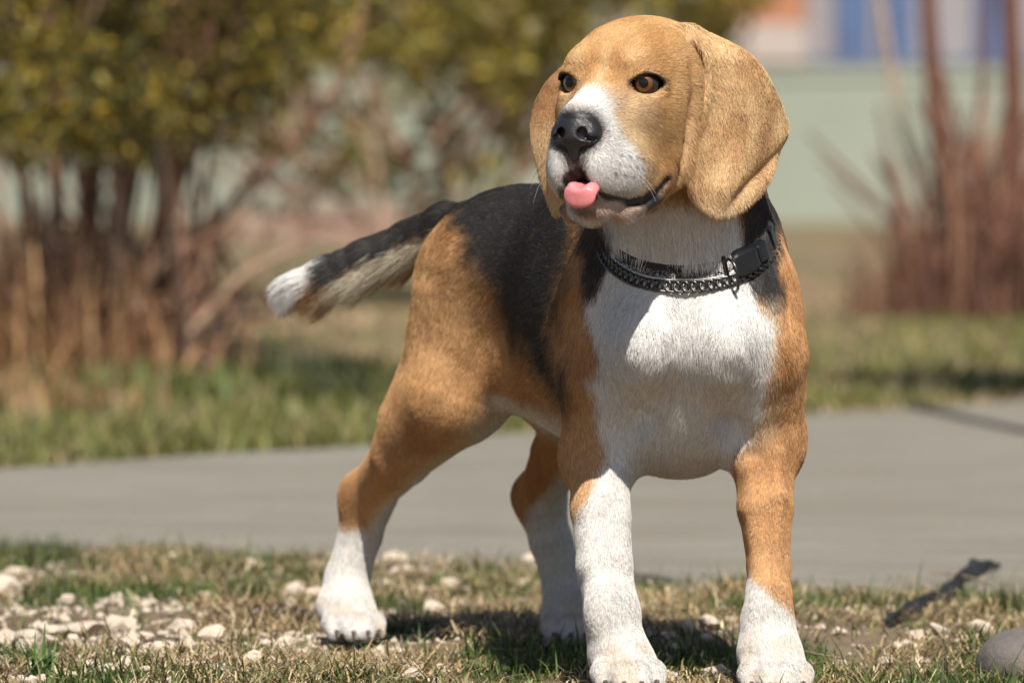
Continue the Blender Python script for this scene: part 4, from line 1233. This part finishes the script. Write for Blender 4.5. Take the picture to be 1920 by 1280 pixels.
# ================================================================== collar and chain
CA, CB, CC = K(1140, 432, 3.87), K(1288, 523, 3.80), K(1430, 410, 3.87)
CNRM = np.cross(CB - CA, CC - CA); CNRM /= np.linalg.norm(CNRM)
if CNRM[2] < 0: CNRM = -CNRM
CCEN = K(1286, 448, 3.87)
CCEN = CCEN - CNRM * ((CCEN - CA) @ CNRM)
CU = np.cross((0, 1.0, 0), CNRM); CU /= np.linalg.norm(CU); CW = np.cross(CNRM, CU)
NECK_ONLY = [q for q in PR if q.tag in ('neck', 'chest')]
def neck_sdf(p):
    D = np.full(p.shape[:-1], 1.0)
    for q in NECK_ONLY:
        if q.op == '+': D = smin(D, q.f(p), 0.02)
    return D
def ring_radius(offset, n=180):
    th = np.linspace(0, 2 * np.pi, n, endpoint=False)
    dr = np.cos(th)[:, None] * CU + np.sin(th)[:, None] * CW
    r = np.full(n, 0.03)
    c = CCEN + CNRM * offset
    for _ in range(60):
        r = r + np.clip(-neck_sdf(c + dr * r[:, None]), -0.01, 0.01) * 0.7
        r = np.clip(r, 0.02, 0.095)
    ker = np.hanning(17); ker /= ker.sum()
    r = np.convolve(np.concatenate([r[-30:], r, r[:30]]), ker, 'same')[30:-30]
    return c, dr, r, th
c0, cdir, crad, cth = ring_radius(0.0)
c1, _, cradu, _ = ring_radius(0.006)
c2, _, cradl, _ = ring_radius(-0.006)
# shorten the hair where the strap presses on it
rel = V - CCEN
pd = rel @ CNRM
rr = np.sqrt(np.maximum((rel ** 2).sum(1) - pd ** 2, 0))
ang = np.arctan2(rel @ CW, rel @ CU) % (2 * np.pi)
rexp = np.interp(ang, np.append(cth, 2 * np.pi), np.append(crad, crad[0]))
press = smoothstep(0.0075, 0.005, np.abs(pd + 0.0015)) * smoothstep(0.012, 0.006, np.abs(rr - rexp)) * np.clip(1 - w_ear * 2, 0, 1)
hlen = hlen * (1 - 0.85 * press)
over = smoothstep(0.026, 0.016, pd) * smoothstep(0.004, 0.007, pd) * smoothstep(0.015, 0.008, np.abs(rr - rexp)) * np.clip(1 - w_ear * 2, 0, 1)
hlen = hlen + (0.0110 - hlen) * np.clip(over, 0, 1) * 0.9
sk = NT('dog_skin')
at = sk.n('ShaderNodeAttribute', attribute_name='coat')
at2 = sk.n('ShaderNodeAttribute', attribute_name='bare')
sk.base(at.outputs['Color'])
mr = sk.n('ShaderNodeMapRange'); mr.inputs['To Min'].default_value = 0.85; mr.inputs['To Max'].default_value = 0.42
sk.l(at2.outputs['Fac'], mr.inputs['Value']); sk.l(mr.outputs[0], sk.b.inputs['Roughness'])
sk.bump(sk.noise(1400, 3, vec=sk.pos()), 0.0004, 0.5)

dog = empty('dog', (0.06, 3.98, 0.0))
tag(dog, 'tan, black and white beagle standing on the stony grass with its tongue showing', 'dog')
def dogpart(name, V, Q, mat):
    o = mesh_obj(name, V - np.array(dog.location), Q, mat)
    o.parent = dog
    return o
body = dogpart('body', V, Q, sk.m)
color_attr(body.data, 'coat', coat, 'POINT')
bb = body.data.attributes.new('bare', 'FLOAT', 'POINT'); bb.data.foreach_set('value', bare.astype(np.float32))

# ---------------------------------------------------------------- fur
def make_fur(n_hair, mat):
    tri = np.concatenate([Q[:, [0, 1, 2]], Q[:, [0, 2, 3]]])
    A = V[tri]
    area = np.linalg.norm(np.cross(A[:, 1] - A[:, 0], A[:, 2] - A[:, 0]), axis=1) * 0.5
    dens = 1.0 + 1.1 * hm + 0.7 * w_ear + 0.5 * w_leg + 0.8 * w_paw + 0.5 * w_tail
    dens = dens * (1 - np.clip(bare, 0, 1))
    wgt = area * dens[tri].mean(1)
    cum = np.cumsum(wgt); cum /= cum[-1]
    ti = np.searchsorted(cum, rng.random(n_hair))
    r1, r2 = np.sqrt(rng.random(n_hair)), rng.random(n_hair)
    B = np.stack([1 - r1, r1 * (1 - r2), r1 * r2], 1)
    T = tri[ti]
    def at(a):
        return (a[T] * (B[..., None] if a.ndim == 2 else B)).sum(1)
    P = at(V); N = at(NV); N /= np.linalg.norm(N, axis=1, keepdims=True)
    Fd = at(FLW); L = at(hlen); Cc = at(coat)
    # hair by hair blending at the borders: each hair takes its colour from a spot a few steps away over the skin
    nbr = np.repeat(np.arange(len(V))[:, None], 4, 1)
    for k in range(4): nbr[Q[:, k], k] = Q[:, (k + 1) % 4]
    wv = T[np.arange(n_hair), rng.integers(0, 3, n_hair)]
    steps = rng.integers(0, 11, n_hair)
    for k in range(10):
        nx = nbr[wv, rng.integers(0, 4, n_hair)]
        wv = np.where(steps > k, nx, wv)
    keep = at(np.clip(skin_dark * hm + smoothstep(0.006, 0.003, lipd) + spots * hm, 0, 1))
    Cc = np.where((keep > 0.2)[:, None], Cc, coat[wv])
    wt = at(w_tail); wh = at(hm); we = at(w_ear); wl_ = np.clip(at(w_leg) + at(w_paw), 0, 1)
    # coherent deflection: tufts
    dv = np.stack([vnoise(P, 55, s) + 0.7 * vnoise(P, 170, s + 7) - 0.85 for s in (101, 102, 103)], 1)
    Fd = Fd / (np.linalg.norm(Fd, axis=1, keepdims=True) + 1e-9) + dv * (0.7 - 0.25 * wh - 0.58 * wl_)[:, None] + rng.normal(0, 0.12, (n_hair, 3))
    t = Fd - N * (Fd * N).sum(1, keepdims=True)
    t /= np.linalg.norm(t, axis=1, keepdims=True) + 1e-9
    L = L * rng.uniform(0.65, 1.2, n_hair)
    lift = (0.20 + 0.13 * rng.random(n_hair) + 0.25 * (vnoise(P, 120, 111) - 0.4) * (1 - 0.75 * wl_))
    lift = np.clip(lift, 0.08, 0.6) + 0.15 * wt
    g = np.array([0, 0, -1.0])
    S = 5
    pts = np.zeros((n_hair, S, 3), np.float32)
    for i in range(S):
        s = i / (S - 1)
        pts[:, i] = P - N * 0.0003 + t * (L * s)[:, None] * 0.95 + N * (np.maximum(L * lift, 0.0024) * (s - 0.62 * s * s) * 1.1)[:, None] + g * (L * 0.10 * s * s * (1 + wt))[:, None]
    # tufts: neighbouring tips draw together
    for cs, amt in ((0.0040, 0.26), (0.011, 0.14)):
        wp_ = np.stack([vnoise(P, 0.9 / cs, 130 + k) for k in range(3)], 1) - 0.5
        cell = np.floor((P + wp_ * cs * 1.8) / cs)
        hsh = np.stack([vnoise(cell * 0.731 + k * 3.3, 1.0, 120 + k) for k in range(3)], 1)
        pull = (cell + 0.2 + 0.6 * hsh) * cs - wp_ * cs * 1.8 - P
        pull -= N * (pull * N).sum(1, keepdims=True)
        am = amt * (1 - 0.6 * wh) * (1 - 0.6 * wl_) * (1 - 0.6 * we)
        for i in range(1, S):
            s = i / (S - 1)
            pts[:, i] += pull * (am * s ** 1.3)[:, None]
    rad = np.array([1.0, 0.95, 0.8, 0.55, 0.15], np.float32)
    r0 = (0.00011 + 0.00003 * rng.random(n_hair)) * (1 - 0.3 * wh)
    RR = (r0[:, None] * rad[None]).astype(np.float32)
    # colour: each hair differs a little
    v = rng.normal(0, 0.22, n_hair)
    dark = Cc.mean(1) < 0.08
    Cc = Cc * np.exp(v)[:, None]
    tip = rng.random(n_hair) < 0.03
    Cc[tip & dark] = Cc[tip & dark] + np.array((0.10, 0.06, 0.03))
    Cc = np.clip(Cc, 0.004, 0.86)
    # whiskers and lashes
    wp, wr, wc = [], [], []
    for s in (-1, 1):
        for i in range(11):
            r, c = i % 3, i // 3
            f0, u0 = 88 - c * 9 + r * 2, -42 - r * 6
            l0 = (22 + 3 * c) * s
            ln = random.uniform(14, 32)
            line = []
            for k in range(S):
                q = k / (S - 1)
                line.append(H(f0 - 6 * q * ln / 30 + random.uniform(-.3, .3), l0 + s * ln * q * 0.8, u0 - 4 * q - 16 * q * q * random.uniform(0.6, 1)))
            wp.append(line); wr.append(np.array([0.00009, .00008, .00007, .00006, .00003])); wc.append((0.03, 0.025, 0.02) if i % 4 else (0.5, 0.46, 0.4))
    pts = np.concatenate([pts, np.array(wp, np.float32)]); RR = np.concatenate([RR, np.array(wr, np.float32)]); Cc = np.concatenate([Cc, np.array(wc)])
    n = len(pts)
    hc_ = bpy.data.hair_curves.new('fur')
    hc_.add_curves([S] * n)
    pts = pts - np.array(dog.location, np.float32)
    hc_.attributes['position'].data.foreach_set('vector', pts.astype(np.float32).ravel())
    ra = hc_.attributes.get('radius') or hc_.attributes.new('radius', 'FLOAT', 'POINT')
    ra.data.foreach_set('value', RR.ravel())
    color_attr(hc_, 'coat', Cc, 'CURVE')
    nn = np.zeros((n, 3), np.float32); nn[:len(N)] = N; nn[len(N):] = (0, -0.6, 0.8)
    hc_.attributes.new('skin_normal', 'FLOAT_VECTOR', 'CURVE').data.foreach_set('vector', nn.ravel())
    hc_.materials.append(mat)
    o = bpy.data.objects.new('fur', hc_)
    link(o, dog)
    o['kind'] = 'stuff'
    return o
fm = bpy.data.materials.new('fur')
fm.use_nodes = True
ft = fm.node_tree
ft.nodes.clear()
out = ft.nodes.new('ShaderNodeOutputMaterial')
fa = ft.nodes.new('ShaderNodeAttribute'); fa.attribute_name = 'coat'
fnrm = ft.nodes.new('ShaderNodeAttribute'); fnrm.attribute_name = 'skin_normal'
fgeo = ft.nodes.new('ShaderNodeNewGeometry')
def vmath(op, a, b=None, scale=None):
    nd = ft.nodes.new('ShaderNodeVectorMath'); nd.operation = op
    ft.links.new(a, nd.inputs[0])
    if b is not None: ft.links.new(b, nd.inputs[1])
    if scale is not None: nd.inputs['Scale'].default_value = scale
    return nd.outputs[0]
nmix = vmath('NORMALIZE', vmath('ADD', vmath('SCALE', fnrm.outputs['Vector'], scale=0.55), vmath('SCALE', fgeo.outputs['Normal'], scale=0.45)))
fd = ft.nodes.new('ShaderNodeBsdfDiffuse')
ft.links.new(fa.outputs['Color'], fd.inputs['Color']); ft.links.new(nmix, fd.inputs['Normal'])
fh = ft.nodes.new('ShaderNodeBsdfHair'); fh.component = 'Reflection'
fh.inputs['Color'].default_value = (0.9, 0.9, 0.9, 1); fh.inputs['RoughnessU'].default_value = 0.25; fh.inputs['RoughnessV'].default_value = 0.6
fx = ft.nodes.new('ShaderNodeMixShader'); fx.inputs[0].default_value = 0.045
ft.links.new(fd.outputs[0], fx.inputs[1]); ft.links.new(fh.outputs[0], fx.inputs[2])
ft.links.new(fx.outputs[0], out.inputs['Surface'])
make_fur(850000, fm)

# ---------------------------------------------------------------- nose, eyes, tongue
def hc_f(a, b, ra, rb): return cone_f(H(*a), H(*b), ra * MM, rb * MM)
def he_f(c, r): return ell_f(H(*c), np.array(r) * MM, HM)
NP = [prim(he_f((96, 0, -25), (12.5, 15.5, 11.5)), .004)]
for s in (-1, 1):
    NP.append(prim(he_f((99, 9.5 * s, -29), (9.5, 8, 8)), .004))
NP.append(prim(hc_f((103, 0, -31), (102, 0, -43), 6.5, 3.2), .005))
for s in (-1, 1):
    NP.append(prim(hc_f((114, 7 * s, -28), (92, 8.5 * s, -26), 3.4, 3.0), .0015, '-'))
    NP.append(prim(hc_f((108, 8.5 * s, -30), (101, 18 * s, -32), 2.2, 1.0), .0015, '-'))
NP.append(prim(hc_f((112.5, 0, -27), (107.5, 0, -46), 1.1, 1.1), .001, '-'))
def hbox(c, m):
    p = H(*c); return p - m * MM, p + m * MM
lo, hi = hbox((100, 0, -29), 28)
nv, nq = build_field(NP, lo, hi, 0.0007)
nm = NT('nose_leather')
nm.base((0.016, 0.015, 0.017)).set(Roughness=0.38)
vor = nm.n('ShaderNodeTexVoronoi', feature='DISTANCE_TO_EDGE'); vor.inputs['Scale'].default_value = 750
nm.l(nm.pos(), vor.inputs['Vector'])
nm.bump(vor.outputs['Distance'], 0.0006, 0.6)
dogpart('nose', nv, nq, nm.m)

TP = [prim(he_f((84, 5, -62), (22, 10.5, 3.0)), .004), prim(he_f((101.5, 5.5, -64), (6, 11, 4.5)), .006), prim(he_f((106, 5.5, -69.5), (3.2, 10.8, 7.0)), .006)]
TP.append(prim(hc_f((84, 5.5, -54), (108, 5.5, -58.5), 5.0, 4.4), .004, '-'))
lo, hi = hbox((92, 5, -66), 32)
tv, tq = build_field(TP, lo, hi, 0.0008)
tm = NT('tongue')
tm.base(tm.ramp(tm.noise(300, 3, vec=tm.pos()), [(0.3, (0.66, 0.20, 0.21)), (0.7, (0.74, 0.27, 0.28))])).set(Roughness=0.3)
tm.b.inputs['Subsurface Weight'].default_value = 0.25
tm.b.inputs['Subsurface Radius'].default_value = (0.004, 0.0015, 0.001)
tm.bump(tm.noise(1500, 2, vec=tm.pos()), 0.0003, 0.4)
dogpart('tongue', tv, tq, tm.m)

def cap(center, axis, r, ang, rings=10, seg=36, inner=0.0):
    axis = axis / np.linalg.norm(axis)
    u = np.cross(axis, (0, 0, 1.0)); u /= np.linalg.norm(u); w = np.cross(axis, u)
    vs, fs = [], []
    for i in range(rings + 1):
        th = inner + (ang - inner) * i / rings
        for j in range(seg):
            ph = 2 * math.pi * j / seg
            vs.append(center + r * (math.cos(th) * axis + math.sin(th) * (math.cos(ph) * u + math.sin(ph) * w)))
    for i in range(rings):
        for j in range(seg):
            a = i * seg + j; b = i * seg + (j + 1) % seg
            fs.append((a, a + seg, b + seg, b))
    if inner == 0:
        pass
    return np.array(vs), np.array(fs)
m_ball = plain('eyeball', (0.03, 0.022, 0.018), 0.08); m_pup = plain('pupil', (0.004, 0.004, 0.004), 0.06)
mi = NT('iris')
mi.base(mi.ramp(mi.noise(900, 3, vec=mi.pos()), [(0.3, (0.085, 0.028, 0.005)), (0.7, (0.20, 0.068, 0.010))])).set(Roughness=0.25)
mi.b.inputs['Coat Weight'].default_value = 1.0; mi.b.inputs['Coat Roughness'].default_value = 0.03
for e in EYE:
    s = 1 if e[1] > 0 else -1
    c = H(*e)
    g = hd(0.95, 0.24 * s, -0.03)
    v, f = cap(c, g, 0.0098, math.pi * 0.999, 20, 36)
    o = dogpart('eye', v, f, m_ball)
    v, f = cap(c, g, 0.00988, math.radians(36), 10, 36, math.radians(1))
    i_ = dogpart('iris', v, f, mi.m); i_.parent = o
    v, f = cap(c, g, 0.00996, math.radians(20), 6, 30)
    p_ = dogpart('pupil', v, f, m_pup); p_.parent = o

# claws
m_claw = plain('claw', (0.10, 0.075, 0.06), 0.4, 0.3, 400)
for tip, fx, tr in CLAWS:
    p0 = tip + fx * tr * 0.65 + np.array([0, 0, tr * 0.15])
    P_ = [p0, p0 + fx * 0.004 + np.array([0, 0, -0.0008]), p0 + fx * 0.0068 + np.array([0, 0, -0.0038])]
    v, f = tube_geo(smooth_path(P_, 7), np.array([2.0, 1.9, 1.7, 1.45, 1.1, 0.7, 0.2]) * MM, 8)
    v[:, 2] = np.maximum(v[:, 2], 0.0005)
    dogpart('claw', v, f, m_claw)

m_strap = plain('collar_webbing', (0.008, 0.008, 0.010), 0.55, 0.3, 900)
m_plastic = plain('black_plastic', (0.010, 0.011, 0.014), 0.28)
m_steel = plain('chain_steel', (0.12, 0.115, 0.11), 0.36, 0.2, 300, Metallic=1.0)
collar = tag(empty('dog_collar', tuple(CCEN)), 'black webbing collar with plastic buckle round the neck of the dog', 'collar')
def rel_obj(name, v, f, m, par, smooth=True):
    o = mesh_obj(name, np.asarray(v) - np.array(par.location), f, m, None, smooth)
    o.parent = par
    return o
def bandpt(i, h, out):
    """point on the collar: step i of the ring, height h along the ring's axis, out from the neck"""
    i = i % len(crad)
    j, k = int(math.floor(i)), (int(math.floor(i)) + 1) % len(crad)
    t = i - j
    def lerp(a): return a[j] * (1 - t) + a[k] * t
    u = (h / 0.006)
    r = lerp(crad) + (lerp(cradu) - lerp(crad)) * max(u, 0) + (lerp(cradl) - lerp(crad)) * max(-u, 0)
    d = lerp(cdir); d = d / np.linalg.norm(d)
    return CCEN + CNRM * h + d * (r + out)
n = len(crad)
vs, fs = [], []
prof = [(-0.0052, 0.0004), (-0.0047, 0.0022), (0.0038, 0.0022), (0.0043, 0.0004)]
for i in range(n):
    for h, o_ in prof: vs.append(bandpt(i, h, o_))
for i in range(n):
    for k in range(4):
        a, b = i * 4 + k, i * 4 + (k + 1) % 4
        c, d = ((i + 1) % n) * 4 + (k + 1) % 4, ((i + 1) % n) * 4 + k
        fs.append((a, d, c, b))
rel_obj('strap', vs, fs, m_strap, collar, False)
def ring_index(px, py):
    q = np.array([bandpt(i, 0, 0.004) for i in range(n)])
    x, y = project(q)
    m = q[:, 1] < CCEN[1] + 0.03
    return int(np.argmin(np.where(m, (x - px) ** 2 + (y - py) ** 2, 1e9)))
def band_box(name, i0, i1, h, o0, o1, mat, par, steps=8, taper=0.85):
    vs, fs = [], []
    for k in range(steps + 1):
        i = i0 + (i1 - i0) * k / steps
        e = 1 - (1 - taper) * (abs(k / steps * 2 - 1) ** 6)
        m_ = (o0 + o1) / 2; g = (o1 - o0) / 2 * e
        for a, b in ((-h * e, m_ - g), (-h * e * 0.98, m_ + g * 0.7), (-h * e * 0.8, m_ + g), (h * e * 0.8, m_ + g), (h * e * 0.98, m_ + g * 0.7), (h * e, m_ - g)):
            vs.append(bandpt(i, a, b))
    for k in range(steps):
        for j in range(6):
            a, b = k * 6 + j, k * 6 + (j + 1) % 6
            fs.append((a, b, b + 6, a + 6))
    fs.append(tuple(range(5, -1, -1))); fs.append(tuple(steps * 6 + j for j in range(6)))
    return rel_obj(name, vs, fs, mat, par, False)
ib = ring_index(1392, 478)
step = 0.0065 / (2 * math.pi * 0.06 / n)
sgn = 1 if project(bandpt(ib + 4, 0, 0))[0] > project(bandpt(ib, 0, 0))[0] else -1
bk = band_box('buckle', ib - sgn * step * 1.2, ib + sgn * step * 1.5, 0.0078, 0.002, 0.0085, m_plastic, collar)
clip_ = band_box('clip', ib + sgn * step * 1.7, ib + sgn * step * 3.2, 0.0065, 0.002, 0.0078, m_plastic, collar)
band_box('slider', ib + sgn * step * 5.0, ib + sgn * step * 5.9, 0.0078, 0.002, 0.0062, m_plastic, collar)
band_box('keeper_loop', ib - sgn * step * 2.3, ib - sgn * step * 1.9, 0.0066, 0.0015, 0.0046, m_strap, collar)

def torus_link(L, Wd, wire, seg=20, ring=6, twist=0.0):
    """stadium shaped link of wire, long axis x"""
    pts = []
    r = Wd / 2
    s = (L - Wd) / 2
    for k in range(seg):
        a = 2 * math.pi * k / seg
        x = math.cos(a) * r + (s if math.cos(a) >= 0 else -s)
        pts.append(np.array([x, math.sin(a) * r, 0.0]))
    pts = np.array(pts)
    vs, fs = [], []
    for k in range(seg):
        t = pts[(k + 1) % seg] - pts[k - 1]; t /= np.linalg.norm(t)
        b = np.array([0, 0, 1.0]); nn = np.cross(t, b)
        for j in range(ring):
            a = 2 * math.pi * j / ring
            p = pts[k] + wire * (math.cos(a) * nn + math.sin(a) * b)
            ta = twist * p[0] / L
            vs.append((p[0], p[1] * math.cos(ta) - p[2] * math.sin(ta), p[1] * math.sin(ta) + p[2] * math.cos(ta)))
    for k in range(seg):
        for j in range(ring):
            a, b = k * ring + j, k * ring + (j + 1) % ring
            c, d = ((k + 1) % seg) * ring + (j + 1) % ring, ((k + 1) % seg) * ring + j
            fs.append((a, b, c, d))
    return np.array(vs), np.array(fs)
def place_mat(o, origin, X, Yv, Z):
    M = Matrix(((X[0], Yv[0], Z[0], origin[0]), (X[1], Yv[1], Z[1], origin[1]), (X[2], Yv[2], Z[2], origin[2]), (0, 0, 0, 1)))
    o.matrix_basis = M
ir = ring_index(1366, 500)
v, f = torus_link(0.0235, 0.016, 0.0011, 28, 8)
dr = mesh_obj('ring', v, f, m_steel)
dr.parent = collar
p0 = bandpt(ir, -0.004, 0.0085); p1 = bandpt(ir + 1, -0.004, 0.0085)
tv_ = (p1 - p0) / np.linalg.norm(p1 - p0)
ov = np.cross(tv_, CNRM); ov /= np.linalg.norm(ov)
if ov @ cdir[ir] < 0: ov = -ov
place_mat(dr, p0 - np.array(collar.location), CNRM, ov, np.cross(CNRM, ov))

chain = tag(empty('chain_collar', tuple(CCEN - CNRM * 0.012)), 'steel chain with twisted links hanging just below the black collar', 'chain')
c3, _, crad3, _ = ring_radius(-0.007)
path = c3 + cdir * (crad3 + 0.0040)[:, None]
path = path - np.array([0, 0, 0.002]) 
seglen = np.linalg.norm(np.roll(path, -1, 0) - path, axis=1); cum = np.concatenate([[0], np.cumsum(seglen)])
total = cum[-1]; NL = int(round(total / 0.0058))
loop = np.concatenate([path, path[:1]])
def at_len(s):
    s = s % total
    return np.array([np.interp(s, cum, loop[:, k]) for k in range(3)])
v, f = torus_link(0.0098, 0.0072, 0.00095, 20, 7, 0.9)
lk = None
for i in range(NL):
    s = i * total / NL
    p = at_len(s); t = at_len(s + 0.002) - at_len(s - 0.002); t /= np.linalg.norm(t)
    o_ = p - c3; o_ -= t * (o_ @ t); o_ /= np.linalg.norm(o_)
    b = np.cross(t, o_)
    a = math.radians(40)
    y_ = b * math.cos(a) + o_ * math.sin(a); z_ = np.cross(t, y_)
    if lk is None:
        lk = mesh_obj('link', v, f, m_steel); o = lk
    else:
        o = lk.copy(); COL.objects.link(o)
    o.parent = chain
    place_mat(o, p - np.array(chain.location), t, y_, z_)
